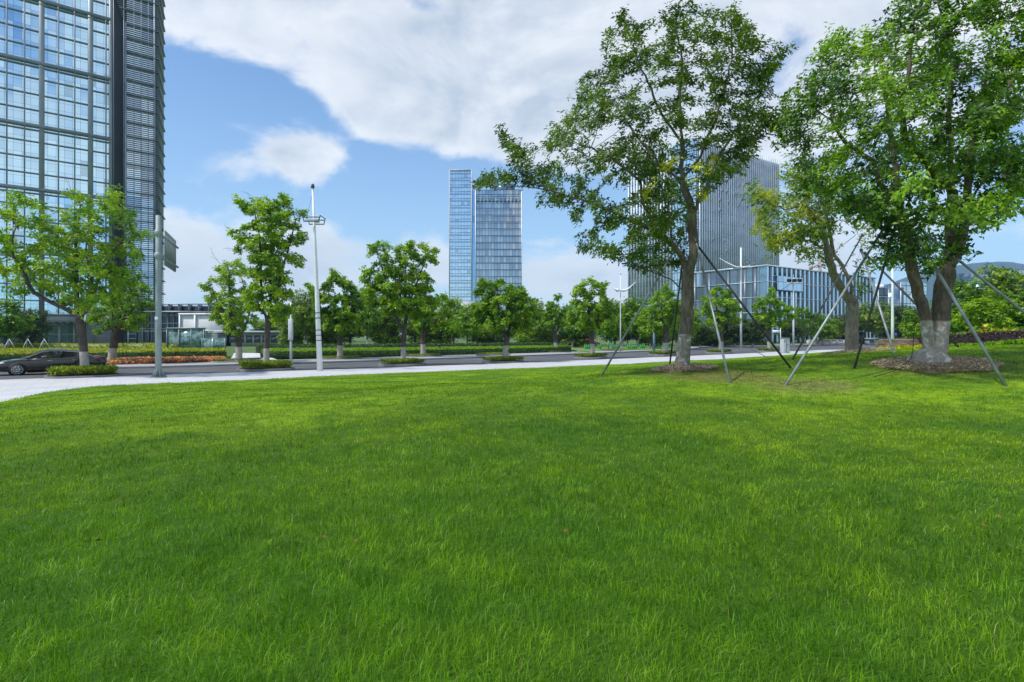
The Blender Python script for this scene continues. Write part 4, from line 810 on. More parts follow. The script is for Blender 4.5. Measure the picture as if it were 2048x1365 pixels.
m = MB(); fb.box(m, 12.0, 22.2, 6.0, 6.35, .2, 6.2); fb.box(m, 12.1, 12.35, 0, 6, 6.0, 6.2); fb.box(m, 15.0, 15.3, 0, 6, 6.0, 6.2); fb.box(m, 12.2, 22, 2.9, 3.1, 6.0, 6.15); m.build('wall_trim', white_paint, lb)
m = MB(); fb.box(m, 0, 16.5, 0, 6.6, -9, -.1); m.build('core_wall', frame_d, lb)
la = thing('annex', 'low pale flat-roofed annex behind the far pavement trees', 'building', (-55, 112, 0)); fa = Fac((-56.5, 112), (1, 0))
m = MB(); fa.box(m, 0, 13.5, 0, 2.6, -8, 0); m.build('wall', stone_m, la); m = MB(); fa.box(m, -.4, 14, 2.6, 2.95, -8.3, .8); m.build('roof', concrete, la)
m = MB()
for i in range(8): fa.box(m, .6+1.6*i, 1.8+1.6*i, .7, 2.1, .0, .06)
m.build('window_strip', g_dark, la)

# glass screens with etched scene
etched = bpy.data.materials.new('etched_glass'); etched.use_nodes = True; t = NT(etched.node_tree); b = t.n['Principled BSDF']
co = t.new('ShaderNodeNewGeometry').outputs['Position']; f = t.noise(co, 1.3, 7, .7, 1.5)
t.l.new(t.ramp(f, [(.38, (.05, .10, .09)), (.5, (.16, .28, .25)), (.62, (.34, .47, .43))]), b.inputs['Base Color']); b.inputs['Roughness'].default_value = .15; b.inputs['Metallic'].default_value = .25
gs = thing('glass_screen', 'etched green glass pavilion behind the yellow-topped hedge', 'glass pavilion', (-41, 72, 0)); fg = Fac((-42.6, 72), (1, 0))
m = MB(); fg.box(m, 0, 4.6, 0, 2.95, -.2, 0); fg.box(m, 4.7, 7.6, 0, 1.75, .6, .75); fg.box(m, 4.7, 5.4, 0, 2.6, -.3, -.15); m.build('glass_panel', etched, gs)
m = MB()
for s in (0, 1.5, 3.0, 4.55, 4.75, 6.1, 7.5): fg.box(m, s-.04, s+.04, 0, 3.0 if s < 4.6 else 1.78, .0, .08) if s < 4.6 else fg.box(m, s-.04, s+.04, 0, 1.78, .76, .82)
fg.box(m, -.1, 4.7, 2.95, 3.08, -.3, .1)
for k in range(8): fg.box(m, 4.7, 7.2, 1.2+.2*k, 1.26+.2*k, -.1, 0)
m.build('frame', frame_m, gs)

# slim glass pair in the middle
ct = thing('glass_tower', 'taller slim pale blue glass slab of the central pair', 'office tower', (0, 350, 0)); YC = 350.
def xp(px, Y): return (px-CX)/F*Y
def zp_(py, Y): return CZ+(HY-py)/F*Y
fc = Fac((0, YC), (1, 0))
x0, x1, x2, x3 = xp(899, YC), xp(943, YC), xp(951, YC), xp(1043, YC); ztop = zp_(342, YC); zt2 = zp_(380, YC)
m = MB(); fc.quad(m, x0, x1, 20, ztop, 0); m.build('curtain_glass', g_c1, ct)
m = MB(); m.box(x0+.1, x1-.1, YC+.15, YC+34, 0, ztop-.3); m.build('core_wall', g_blue, ct)
m = MB()
for x in (x0, x1): m.box(x-.25, x+.25, YC-.4, YC+.6, 16, ztop+.6)
m.box(x0, x1, YC-.3, YC+.4, ztop, ztop+.7); m.box(x0-.8, x0-.25, YC+4, YC+8, 16, zp_(408, YC)); m.build('edge_frame', concrete, ct)
m = MB()
for k in range(20): m.box(x0+.25, x1-.25, YC-.22, YC-.02, 22.5+4.1*k-.1, 22.5+4.1*k+.1)
m.build('floor_bands', frame_m, ct)
m = MB(); m.box(xp(905, YC), xp(950, YC), YC-6, YC+20, 0, zp_(604, YC)); m.build('podium', concrete, ct)
m = MB()
for k in range(6): m.box(xp(905, YC)+.4+2.3*k, xp(905, YC)+2.2+2.3*k, YC-6.1, YC-5.9, 4, zp_(616, YC))
m.build('podium_window', g_c1, ct)
c2 = thing('glass_tower', 'wider dark grey-blue glass slab of the central pair', 'office tower', (20, 350, 0))
m = MB(); fc.quad(m, x2, x3, 0, zt2, 0); m.build('curtain_glass', g_c2, c2)
m = MB(); fc.quad(m, x1+.3, x2, 0, zt2, -1.5); m.build('blue_recess', g_blue, c2)
m = MB(); m.box(x1+.35, x3-.1, YC+1.7, YC+38, 0, zt2-.3); m.build('core_wall', frame_d, c2)
m = MB()
for k in range(22):
    z = zt2-4.1*k*.98
    m.box(x2-.3, x3+.5, YC-.3, YC+.4, z-.09, z+.09)
m.build('floor_bands', fin_d, c2)
m = MB()
for x in (x2, x3): m.box(x-.2, x+.2, YC-.4, YC+.5, 0, zt2)
m.build('edge_frame', fin_m, c2)
for k in range(12):
    m = MB(); m.box(x2+1+k*2.3, x2+2.2+k*2.3, YC-.25, YC-.05, zt2-7.6, zt2-5.2); m.build('vent_panel', g_far, c2)
m = MB(); m.box(xp(987, YC), xp(1030, YC), YC+4, YC+20, zt2-1, zp_(365, YC)); m.box(xp(984, YC), xp(986, YC), YC+4, YC+6, zt2-1, zp_(363, YC)); m.build('penthouse', g_far, c2)

# finned tower on the right
ft = thing('finned_tower', 'big grey office tower with close vertical fins behind the staked tree', 'office tower', (69.6, 220, 0)); ZF = 76.5
f1 = Fac((69.6, 220), (.82, .57)); Lp = np.array([69.6, 220])+34.7*np.array([-.57, .82]); f2 = Fac(Lp, (.57, -.82))
m = MB(); f1.quad(m, 0, 55.8, 0, ZF, 0); f2.quad(m, 0, 34.7, 0, ZF, 0); m.build('curtain_glass', g_fin, ft)
m = MB()
for i in range(39): f1.box(m, 1.3+1.4*i-.16, 1.3+1.4*i+.16, 0, ZF+.8, .02, .75)
m.build('fins', fin_m, ft)
m = MB()
for i in range(15): f2.box(m, .3+1.6*i-.2, .3+1.6*i+.2, 0, ZF+.8, .02, .75)
m.build('fins', fin_m, ft)
m = MB()
for k in range(19): f1.box(m, 0, 55.8, 3.9*k-.12+3, 3.9*k+.12+3, .01, .25); f2.box(m, 0, 34.7, 3.9*k-.12+3, 3.9*k+.12+3, .01, .2)
m.build('floor_bands', fin_d, ft)
m = MB(); c0 = np.array([69.6, 220]); poly = [c0+np.array([.82, .57])*.3+np.array([-.57, .82])*.3, c0+np.array([.82, .57])*55.7, c0+np.array([.82, .57])*55.7+np.array([-.57, .82])*34, c0+np.array([-.57, .82])*34.6]
cc = sum(poly)/4; poly = [p+(cc-p)*.012 for p in poly]; m.prism([tuple(p) for p in poly], 0, ZF-.2); m.build('core_wall', fin_d, ft)
m = MB(); rq = random.Random(3)
for _ in range(34):
    m = MB(); s = 2+1.4*rq.randint(4, 34); z = 3+3.9*rq.randint(5, 15); f1.box(m, s-.45, s+.45, z+.6, z+1.7, .3, .95); m.build('vent_window', concrete, ft)
# glass podium block
pb = thing('glass_block', 'low blue glass block with dark vertical stripes, below the finned tower', 'office block', (65.5, 150, 0))
q1 = Fac((65.5, 150), (.82, .57)); Lq = np.array([65.5, 150])+24*np.array([-.57, .82]); q2 = Fac(Lq, (.57, -.82)); ZP = 19.9
m = MB(); q1.quad(m, 0, 60, 0, ZP, 0); q2.quad(m, 0, 24, 0, ZP, 0); m.build('curtain_glass', g_pod, pb)
m = MB()
for i in range(26):
    s = 1.6+2.25*i
    if 3.4 < s < 16.2: q1.box(m, s-.42, s+.42, 0, 13.9, .02, .16); q1.box(m, s-.42, s+.42, 17.7, ZP, .02, .16)
    else: q1.box(m, s-.42, s+.42, 0, ZP, .02, .16)
for s in (1.5, 6.4, 12.5, 17.6, 20.6): q2.box(m, s-.6, s+.6, 0, ZP, .02, .15)
q1.box(m, 4.0, 16.4, 13.7, 14.0, .5, .62); m.build('dark_stripes', fin_d, pb)
m = MB()
for z in (4, 8, 12, 16): q1.box(m, 0, 60, z-.06, z+.06, .0, .22); q2.box(m, 0, 24, z-.06, z+.06, 0, .22)
q1.box(m, -.2, 60.2, ZP, ZP+.35, -.4, .3); q2.box(m, -.1, 24.2, ZP, ZP+.35, -.4, .31); m.build('floor_bands', fin_m, pb)
m = MB(); q1.quad(m, 3.9, 16.2, 14.0, 17.6, .6); q1.box(m, 3.9, 16.2, 14.0, 17.6, .05, .58); m.build('projecting_bay', g_pod, pb)
m = MB(); c0 = np.array([65.5, 150.]); poly = [c0, c0+np.array([.82, .57])*59.8, c0+np.array([.82, .57])*59.8+np.array([-.57, .82])*23.8, c0+np.array([-.57, .82])*23.8]
cc = sum(poly)/4; poly = [p+(cc-p)*.02 for p in poly]; m.prism([tuple(p) for p in poly], 0, ZP-.1); m.build('core_wall', fin_d, pb)
# farther blocks at the right
for (pa, pb_, py, Y, lab, st, drums) in [(1735, 1800, 575, 235, 'far glass block with two white drums on its roof', (1793, 1800), True), (1801, 1868, 565, 232, 'far glass block seen between the twin trunks', (1800, 1806), False), (1985, 2120, 540, 232, 'far pale glass slab at the right edge before the hill', None, False)]:
    bt = thing('far_block', lab, 'office block', (xp(pa, Y), Y, 0), 'far glass blocks'); fx = Fac((xp(pa, Y), Y), (.97, .24)); ln = xp(pb_, Y)-xp(pa, Y); zt = zp_(py, Y)
    m = MB(); fx.quad(m, 0, ln, 0, zt, 0); m.build('curtain_glass', g_far, bt)
    m = MB(); fx.box(m, .1, ln-.1, 0, zt-.2, -25, -.1); m.build('core_wall', g_far, bt)
    m = MB()
    for k in range(int(zt/3.6)): fx.box(m, 0, ln, zt-3.6*k-.12, zt-3.6*k+.12, 0, .2)
    for k in range(int(ln/5.2)+1): fx.box(m, 5.2*k-.1, 5.2*k+.1, 0, zt, 0, .25)
    m.build('grid_frame', fin_m, bt)
    if st: m = MB(); fx.box(m, ln*.9-1.4 if drums else 0.3, ln*.9 if drums else 1.2, 0, zt-2, .02, .3); m.build('dark_strip', frame_d, bt)
    if drums:
        for k in range(3): m = MB(); p = fx.pt(4+3.2*k, zt, -3); m.tube([p, p+np.array([0, 0, 1.5])], 1.0, 14); m.build('roof_drum', white_paint, bt)
    elif st:
        m = MB()
        for k in range(6): fx.box(m, 6+k*1.1, 6.3+k*1.1, zt, zt+1.2+.3*(k % 2), -2, -1)
        m.build('roof_plant', concrete, bt)

# tower crane over the glass block
YK = 420.; cr = thing('tower_crane', 'orange and white tower crane beyond the glass block roof', 'crane', (xp(1640, YK), YK, 0)); or_m = mat('crane_orange', (.45, .17, .08), .6); wh_m = mat('crane_white', (.6, .6, .58), .6)
def truss(mb, a, b, w_, n=14):
    a, b = np.array(a, float), np.array(b, float); d = b-a; u = np.array([0, 1., 0]); v = np.cross(d/np.linalg.norm(d), u)
    cs = [(u*i+v*j)*w_ for i, j in ((-1, -1), (1, -1), (1, 1), (-1, 1))]
    for c in cs: mb.tube([a+c, b+c], w_*.16, 4)
    for k in range(n):
        for q in range(4): mb.tube([a+d*k/n+cs[q], a+d*(k+1)/n+cs[(q+1) % 4]], w_*.11, 3)
m = MB(); kx = xp(1640, YK); truss(m, (kx, YK, 0), (kx, YK, zp_(522, YK)), .8, 26); m.build('mast', or_m, cr)
m = MB(); zj = zp_(534, YK); truss(m, (kx, YK, zj), (xp(1615, YK), YK-4, zj-.6), .55, 6); m.box(xp(1614, YK), xp(1617, YK), YK-6, YK-3, zj-2.6, zj-.4); m.build('counter_jib', or_m, cr)
m = MB(); truss(m, (kx, YK, zj), (xp(1720, YK), YK+15, zj+2.6), .4, 24); m.build('jib', wh_m, cr)
m = MB(); tp = (kx, YK, zp_(522, YK)); m.tube([tp, (xp(1616, YK), YK-4, zj)], .08, 4); m.tube([tp, (xp(1700, YK), YK+11, zj+2.4)], .08, 4); m.build('tie_cable', dark_metal, cr)

# ------------------------------------------------------------------ hedges and planting
def hedge(name, label, A, B, z0, z1, leafm, top=None, cat='hedge', dens=46, L=.13, kind=None, group=None, zf=None):
    A, B = np.array(A, float), np.array(B, float); n = 40; A, B = resamp(A, n), resamp(B, n)
    def zz(P, h): return np.array([(zf(x, y) if zf else z0)+h for x, y in P])
    H = z1-z0; loc = (*A[n//2], z0 if not zf else zf(*A[n//2])); t = thing(name, label, cat, loc, group)
    mb = MB(); ins = .06; Ai = A+(B-A)*.02; Bi = B+(A-B)*.02
    vs = [(x, y, z) for (x, y), z in zip(Ai, zz(Ai, 0))]+[(x, y, z-ins) for (x, y), z in zip(Ai, zz(Ai, H))]+[(x, y, z-ins) for (x, y), z in zip(Bi, zz(Bi, H))]+[(x, y, z) for (x, y), z in zip(Bi, zz(Bi, 0))]
    mb.add(vs, [(k*n+i, k*n+i+1, (k+1)*n+i+1, (k+1)*n+i) for k in range(3) for i in range(n-1)]+[(0, n, 2*n, 3*n), (n-1, 4*n-1, 3*n-1, 2*n-1)])
    off = np.array(loc); core = mesh_obj('twigs', np.array(mb.v)-off, mb.f, leafm, t, attr=np.full(len(mb.v), .12))  # solid inner box in a darker leaf tone, backing the leaf sheets
    ln = np.linalg.norm(np.diff(A, axis=0), axis=1).sum(); wd = np.linalg.norm(A-B, axis=1).mean()
    def sheet(P, Q, zp0, zq0, area, nm, mt, nz):
        k = int(area*dens); i = rng.uniform(0, n-1.001, k); a = i.astype(int); fr = (i-a)[:, None]; v = rng.random((k, 1))
        p = P[a]*(1-fr)+P[a+1]*fr; q = Q[a]*(1-fr)+Q[a+1]*fr; z = (zp0[a]*(1-fr[:, 0])+zp0[a+1]*fr[:, 0])*(1-v[:, 0])+(zq0[a]*(1-fr[:, 0])+zq0[a+1]*fr[:, 0])*v[:, 0]
        c = np.concatenate((p*(1-v)+q*v, z[:, None]), 1)+rng.normal(0, .03, (k, 3)); ax = np.tile(np.array(nz, float), (k, 1))+rng.normal(0, .5, (k, 3))
        tn = np.clip(.45+rng.normal(0, .16, k)+.12*np.sin(c[:, 0]*1.7)*np.sin(c[:, 1]*2.3), 0, 1)
        V, Fc, tn = leaf_mesh(c, ax, tn, 3, L, .55, .02, 1.0, .0); return V, Fc, tn
    parts = [sheet(A, A, zz(A, 0), zz(A, H), ln*H, 's', leafm, (A[0][1]*0+.3, -.9, .4)), sheet(B, B, zz(B, H*.4), zz(B, H), ln*H*.5, 's', leafm, (0, .6, .5))]
    for e in (0, n-1):
        k = int(wd*H*dens)+4; v = rng.random((k, 1)); p = A[e]*(1-v)+B[e]*v; c = np.concatenate((p, (zz(A[e:e+1], 0)[0]+rng.random((k, 1))*H)), 1); sx = -1 if e == 0 else 1
        parts.append(leaf_mesh(c, np.tile([sx*1., 0, .3], (k, 1))+rng.normal(0, .4, (k, 3)), np.full(k, .4), 3, L, .55, .02))
    V = np.concatenate([p[0] for p in parts]); Fc = np.arange(len(V)).reshape(-1, 4); tn = np.concatenate([p[2] for p in parts]); mesh_obj('foliage', V-off, Fc, leafm, t, attr=tn)
    V, Fc, tn = sheet(A, B, zz(A, H), zz(B, H), ln*wd, 'top', top or leafm, (0, 0, 1)); mesh_obj('clipped_top', V-off, Fc, top or leafm, t, attr=tn)
    return t
def gp(px, py, z): return tuple(G(px, py, z)[:2])
hedge('hedge', 'wide clipped hedge with yellow-green top behind the orange flower strip', [(-75, 26), gp(-60, 726, .1), gp(150, 721.5, .1), gp(449, 716.5, .1)], [(-78, 50), (-58, 58), (-44, 62), (-29.5, 60)], .1, .74, hedge_m, hedge_y, dens=40)
hedge('hedge', 'long low clipped green hedge running behind the far pavement', [gp(522, 716.8, .1), gp(800, 713.5, .1), gp(1000, 708.5, .1), gp(1141, 704.5, .1)], [(-25.5, 61), (-14, 64.5), (-3, 71), (7.6, 80)], .1, .72, hedge_m, leaf_row, dens=46)
hedge('hedge', 'second dark hedge strip seen above the long low hedge', [(-29, 66), (-14, 70), (-2, 77), (6, 84)], [(-29, 68), (-14, 72), (-3, 79), (5, 86)], .0, 1.0, leaf_dk, hedge_m, dens=30, L=.16)
hedge('hedge', 'thin yellow hedge line in front of the tower lobby', [(-80, 74), (-50, 80), (-41.5, 71)], [(-80, 76), (-50, 82), (-41, 72.5)], .0, .95, hedge_y, hedge_y, dens=26, L=.16)
hedge('hedge', 'narrow dark hedge by the side road beyond the staked tree', [(32, 104), (40, 110), (52, 117)], [(31, 106), (39, 112), (51, 119)], .1, .95, leaf_dk, hedge_m, dens=26, L=.18)
# orange flower strip
fl_m = bpy.data.materials.new('flower_petals'); fl_m.use_nodes = True; t = NT(fl_m.node_tree); at = t.new('ShaderNodeAttribute', attribute_name='tone')
t.l.new(t.ramp(at.outputs['Fac'], [(0, (.06, .10, .02)), (.22, (.12, .14, .03)), (.3, (.50, .09, .03)), (.6, (.62, .16, .04)), (.7, (.55, .22, .12)), (.86, (.75, .42, .03)), (1., (.8, .5, .04))]), t.n['Principled BSDF'].inputs['Base Color']); t.n['Principled BSDF'].inputs['Roughness'].default_value = .6
FA = resamp(np.array([gp(60, 733.5, .14), gp(300, 727.5, .14), gp(449, 723.5, .14)]), 30); FB = resamp(np.array([gp(60, 724.8, .14), gp(300, 719.2, .14), gp(449, 717.5, .14)]), 30)
k = 9000; i = rng.uniform(0, 28.99, k); a = i.astype(int); fr = (i-a)[:, None]; v = rng.random((k, 1)); c = (FA[a]*(1-fr)+FA[a+1]*fr)*(1-v)+(FB[a]*(1-fr)+FB[a+1]*fr)*v
c = np.concatenate((c, .14+rng.random((k, 1))*.16), 1); yel = (np.sin(i*1.25) > .75)*.34; tn = np.clip(rng.random(k)*.62+yel, 0, 1)
V, Fc, tn = leaf_mesh(c, np.tile([0, -.2, 1.], (k, 1)), tn, 4, .14, .7, .03, 1., -.1)
tag(mesh_obj('flowers', V, Fc, fl_m, attr=tn), 'strip of orange and yellow bedding flowers along the far pavement', 'flowers', kind='stuff')

# tree beds in the near and far kerb
def road_dir(x, y):
    P = near_kerb; j = int(np.argmin(np.hypot(P[:, 0]-x, P[:, 1]-y))); d = P[min(j+1, len(P)-1)]-P[max(j-1, 0)]; return d/np.linalg.norm(d)
cover_m = leaf_mat('bed_cover', (.08, .13, .01), (.22, .32, .02), (.46, .52, .06), .35); soil_m = mat('bed_soil', (.09, .07, .05), .95, 0, 4, .3)
def bed(px, py, Y, la, wa, label, group, hgt=.22, n=2600, sh=0.0):
    X = (px-CX)/F*Y; d = road_dir(X, Y); nn = np.array([-d[1], d[0]]); c = np.array([X, Y])+nn*sh; t = thing('tree_bed', label, 'planting bed', (*c, 0), group)
    def ring(l, w_, ct): return [tuple(c+d*a+nn*b) for a, b in [(-l+ct, -w_), (l-ct, -w_), (l, -w_+ct), (l, w_-ct), (l-ct, w_), (-l+ct, w_), (-l, w_-ct), (-l, -w_+ct)]]
    O, I = ring(la, wa, .5), ring(la-.16, wa-.16, .44); m = MB(); vs = [(*p, 0) for p in O]+[(*p, .21) for p in O]+[(*p, .21) for p in I]+[(*p, .1) for p in I]
    m.add(vs, [(q*8+i, q*8+(i+1) % 8, (q+1)*8+(i+1) % 8, (q+1)*8+i) for q in range(3) for i in range(8)]); m.build('edging', kerb_m, t)
    m = MB(); m.add([(*p, .18) for p in I], [tuple(range(8))]); m.build('soil', soil_m, t)
    u = rng.uniform(-1, 1, (n, 2))*np.array([la-.25, wa-.25]); p = c+u[:, :1]*d+u[:, 1:]*nn; cc = np.concatenate((p, .24+rng.random((n, 1))*hgt*.5), 1)
    V, Fc, tn = leaf_mesh(cc, np.tile([0, 0, 1.], (n, 1))+rng.normal(0, .3, (n, 3)), rng.random(n)*.9, 3, hgt, .16, .02, .5, -.5); mesh_obj('ground_cover', V-np.array([*c, 0]), Fc, cover_m, t, attr=tn)
for (px, py, Y, lab) in [(168, 748, 29.6, 'grass-filled bed round the yellow-green tree by the car'), (533, 735, 35.5, 'bushy bed round the tall narrow tree left of the mast'), (807, 726, 41.2, 'bed round the tufted street tree'), (1010, 721, 45.3, 'bed round the rounded dense tree'),
                     (1185, 713, 53.7, 'bed round the ragged-topped tree'), (1330, 708, 60.8, 'bed at the tree behind the staked trunk'), (1441, 703, 67.9, 'bed below the second slanting pole'), (1540, 701, 74.5, 'bed left of the grey cabinet')]:
    bed(px, py, Y-.6, 1.55, 1.15, lab, 'tree beds on the near kerb', .30 if px < 600 else .22, sh=.2)
for (px, Y, lab) in [(222, 42.9, 'far bed behind the dark car'), (477, 45, 'far bed by the white path'), (680, 50.5, 'far bed behind the white mast'), (846, 56, 'far bed right of the tufted tree'), (987, 59.5, 'far bed left of the leaning whitewashed trunk'), (1111, 70, 'far bed near the hedge end'), (1222, 76, 'far bed at the corner of the park'), (1352, 84, 'far bed right of the blue lamp post')]:
    bed(px, 0, Y, 1.9, .95, lab, 'tree beds on the far kerb', .12, 1200)

# white path between the hedges, green verge by the corner
m = MB(); m.add([(*gp(458, 726, .12), .125), (*gp(560, 722, .12), .125), (*gp(518, 707, .1), .125), (*gp(468, 707, .1), .125)], [(0, 1, 2, 3)]); tag(m.build('path', paving_material('path_paving', (.58, .58, .58), .9)), kind='structure')
m = MB(); verge = mat('verge_grass', (.13, .22, .03), .9, 0, 1, .25)
m.add([(8.6, 72, .127), (24, 84, .127), (30, 100, .127), (8, 92, .127)], [(0, 1, 2, 3)]); tag(m.build('verge', verge), kind='structure')
green_m = mat('green_rail', (.03, .42, .10), .5)
gr0 = None; gi = 0
for i, px in enumerate([1170, 1174, 1178, 1183, 1188, 1197, 1201, 1217, 1226, 1230, 1234, 1238, 1256, 1260, 1265, 1269, 1273, 1281, 1285, 1289, 1306, 1311, 1316, 1320, 1339, 1343]):
    Y = 84+gi*.25; X = xp(px, Y); gi += 1; tall = px == 1217; h = 1.3 if tall else .62
    lab = ('taller green post among the short ones by the park corner' if tall else f"short green post, {['leftmost', 'second', 'third', 'fourth', 'fifth', 'sixth', 'seventh', 'eighth', 'ninth', 'tenth', 'eleventh', 'twelfth', 'thirteenth', 'fourteenth', 'fifteenth', 'sixteenth', 'seventeenth', 'eighteenth', 'nineteenth', 'twentieth', 'twenty-first', 'twenty-second', 'twenty-third', 'twenty-fourth', 'twenty-fifth', 'rightmost'][i]} from the left in the row by the park corner")
    if gr0 is None or tall:
        m = MB(); m.tube([(X, Y, .1), (X, Y, .1+h)], .11, 8); m.tube([(X, Y, .1+h), (X, Y, .16+h)], .15, 8); m.tube([(X, Y, .1), (X, Y, .16)], .2, 8); o = m.build('bollard', green_m, loc=(X, Y, 0)); tag(o, lab, 'bollard', 'green posts by the park corner')
        if not tall: gr0 = o
    else:
        o = gr0.copy(); C.objects.link(o); o.location = (X, Y, 0); o['label'] = lab

# planting at the right: rock, purple hedge, yellow plants, flowers
def zmound(x, y): return gz(x, y)-.03
hedge('hedge', 'dark purple clipped hedge on the mound behind the twin trunks', [W(1800, 0, 27)[:2], W(1880, 0, 25)[:2], W(1960, 0, 22.5)[:2], W(2048, 0, 20.5)[:2], W(2180, 0, 19)[:2]], [W(1800, 0, 28.5)[:2], W(1880, 0, 26.5)[:2], W(1960, 0, 24)[:2], W(2048, 0, 22)[:2], W(2180, 0, 20.5)[:2]], 0, .55, hedge_p, hedge_p, dens=160, L=.07, zf=zmound)
def patch(name, label, cat, pts, n, L, leafm, hgt, tone, wid=.3, drp=-.6, per=4):
    pts = np.array(pts, float); i = rng.uniform(0, len(pts)-1.001, n); a = i.astype(int); fr = (i-a)[:, None]; c = pts[a]*(1-fr)+pts[a+1]*fr; c = c+rng.normal(0, 1, (n, 2))*np.array([.5, .35])
    z = ground_z(c[:, 0], c[:, 1]); cc = np.concatenate((c, (z+rng.random(n)*hgt)[:, None]), 1)
    V, Fc, tn = leaf_mesh(cc, np.tile([0, 0, 1.], (n, 1))+rng.normal(0, .3, (n, 3)), np.clip(rng.normal(tone, .2, n), 0, 1), per, L, wid, .02, .7, drp); return tag(mesh_obj(name, V, Fc, leafm, attr=tn), label, cat, kind='stuff')
patch('ground_cover', 'yellow-green strappy plants in front of the rock', 'plants', [W(1782, 0, 24.2)[:2], W(1815, 0, 24.0)[:2], W(1848, 0, 23.5)[:2]], 700, .26, hedge_y, .06, .75, .16)
patch('undergrowth', 'low green plants along the foot of the purple hedge', 'plants', [W(1885, 0, 24)[:2], W(1960, 0, 21.5)[:2], W(2048, 0, 19.5)[:2], W(2180, 0, 18)[:2]], 2600, .14, leaf_row, .12, .4, .5)
patch('shrubbery', 'yellow-leaved low shrubs behind the purple hedge', 'plants', [W(1988, 0, 24.5)[:2], W(2005, 0, 24.3)[:2], W(2040, 0, 24)[:2]], 90, .34, hedge_y, .45, .85, .4)
patch('undergrowth', 'dim green shrubs filling the ground behind the purple hedge', 'plants', [W(1840, 0, 30)[:2], W(1920, 0, 28)[:2], W(2000, 0, 26)[:2], W(2150, 0, 24)[:2]], 2600, .22, leaf_bg, .5, .35, .6)
patch('flowers', 'few orange canna flowers above the yellow-leaved shrubs', 'flowers', [W(1973, 0, 26)[:2], W(1974, 0, 26)[:2]], 10, .16, fl_m, .9, .75, .7)
rk = []; 
for j in range(9):
    for i in range(40):
        th = i/40*2*math.pi; h = j/8; r_ = 1.0-.16*h**2+.09*mnoise.noise(Vector((math.cos(th)*1.5, math.sin(th)*1.5, h*5)))+.05*math.sin(h*26+math.cos(th*2))
        rk.append((math.cos(th)*r_*1.15, math.sin(th)*r_*.6, h*.62+.06*mnoise.noise(Vector((th, h*2, 3)))))
rk.append((0, 0, .66)); RF = [(j*40+i, j*40+(i+1) % 40, (j+1)*40+(i+1) % 40, (j+1)*40+i) for j in range(8) for i in range(40)]+[(8*40+i, 8*40+(i+1) % 40, 360) for i in range(40)]
rock_m = bpy.data.materials.new('layered_rock'); rock_m.use_nodes = True; t = NT(rock_m.node_tree); co = t.new('ShaderNodeTexCoord').outputs['Object']; mp = t.new('ShaderNodeMapping'); t.l.new(co, mp.inputs[0]); mp.inputs['Scale'].default_value = (1, 1, 7)
f = t.noise(mp.outputs[0], 2.2, 7, .7); b = t.n['Principled BSDF']; t.l.new(t.ramp(f, [(.35, (.05, .038, .028)), (.5, (.17, .12, .08)), (.65, (.30, .23, .16))]), b.inputs['Base Color']); b.inputs['Roughness'].default_value = .9
bp = t.new('ShaderNodeBump'); bp.inputs['Distance'].default_value = .08; t.l.new(f, bp.inputs['Height']); t.l.new(bp.outputs[0], b.inputs['Normal'])
p = W(1808, 700, 26.5); rock = mesh_obj('rock', rk, RF, rock_m, smooth=True); rock.location = (p[0]-.1, p[1], gz(p[0], p[1])-.06); tag(rock, 'brown layered landscape rock at the end of the purple hedge', 'rock')

# mulch rings under the staked trees
mul_m = bpy.data.materials.new('mulch'); mul_m.use_nodes = True; t = NT(mul_m.node_tree); at = t.new('ShaderNodeAttribute', attribute_name='tone')
t.l.new(t.ramp(at.outputs['Fac'], [(0, (.26, .19, .11)), (.5, (.52, .40, .25)), (1., (.74, .62, .44))]), t.n['Principled BSDF'].inputs['Base Color']); t.n['Principled BSDF'].inputs['Roughness'].default_value = .9
for (px, py, Y, ra, lab, n) in [(1367, 743, 12, .62, 'straw mulch ring round the staked open-crowned tree', 2600), (1868, 731, 11, 1.0, 'bare earth and bark mound under the twin trunks', 5200), (1712, 708, 18, 1.05, 'bare dry mound under the forked tree', 2400)]:
    c0 = W(px, py, Y); q = rng.random((n, 1))**.55; th = rng.uniform(0, 6.283, (n, 1)); x = c0[0]+np.cos(th)*q*ra; y = c0[1]+np.sin(th)*q*ra*.9; z = ground_z(x, y)+.045*(1-q)**.5*1.2*(1.6 if ra > .8 else 1)+.012
    c = np.concatenate((x, y, z), 1); V, Fc, tn = leaf_mesh(c, np.tile([0, 0, 1.], (n, 1)), rng.random(n), 3, .09, .12, .01, 1., .0)
    g1 = MB(); kk = 28; g1.v = [(c0[0], c0[1], gz(c0[0], c0[1])+.07)]; g1.uv = [(0, 0)]*(1+3*kk)
    for rr0, dz in ((.35, .06), (.75, .035), (1.0, -.02)):
        for i in range(kk): a_ = i/kk*6.2832; rj = rr0*ra*(1+.08*math.sin(a_*5)+.05*math.sin(a_*11)); X_, Y_ = c0[0]+math.cos(a_)*rj, c0[1]+math.sin(a_)*rj*.9; g1.v.append((X_, Y_, gz(X_, Y_)+dz))
    g1.f = [(0, 1+i, 1+(i+1) % kk) for i in range(kk)]+[(1+q_*kk+i, 1+q_*kk+(i+1) % kk, 1+(q_+1)*kk+(i+1) % kk, 1+(q_+1)*kk+i) for q_ in range(2) for i in range(kk)]
    nb = len(V); VV = np.concatenate((V, np.array(g1.v))); FF = [tuple(f_) for f_ in Fc]+[tuple(i+nb for i in f_) for f_ in g1.f]
    tag(mesh_obj('mulch', VV, FF, mul_m, attr=np.concatenate((tn, rng.random(len(g1.v))*.5+.2))), lab, 'mulch', kind='stuff')

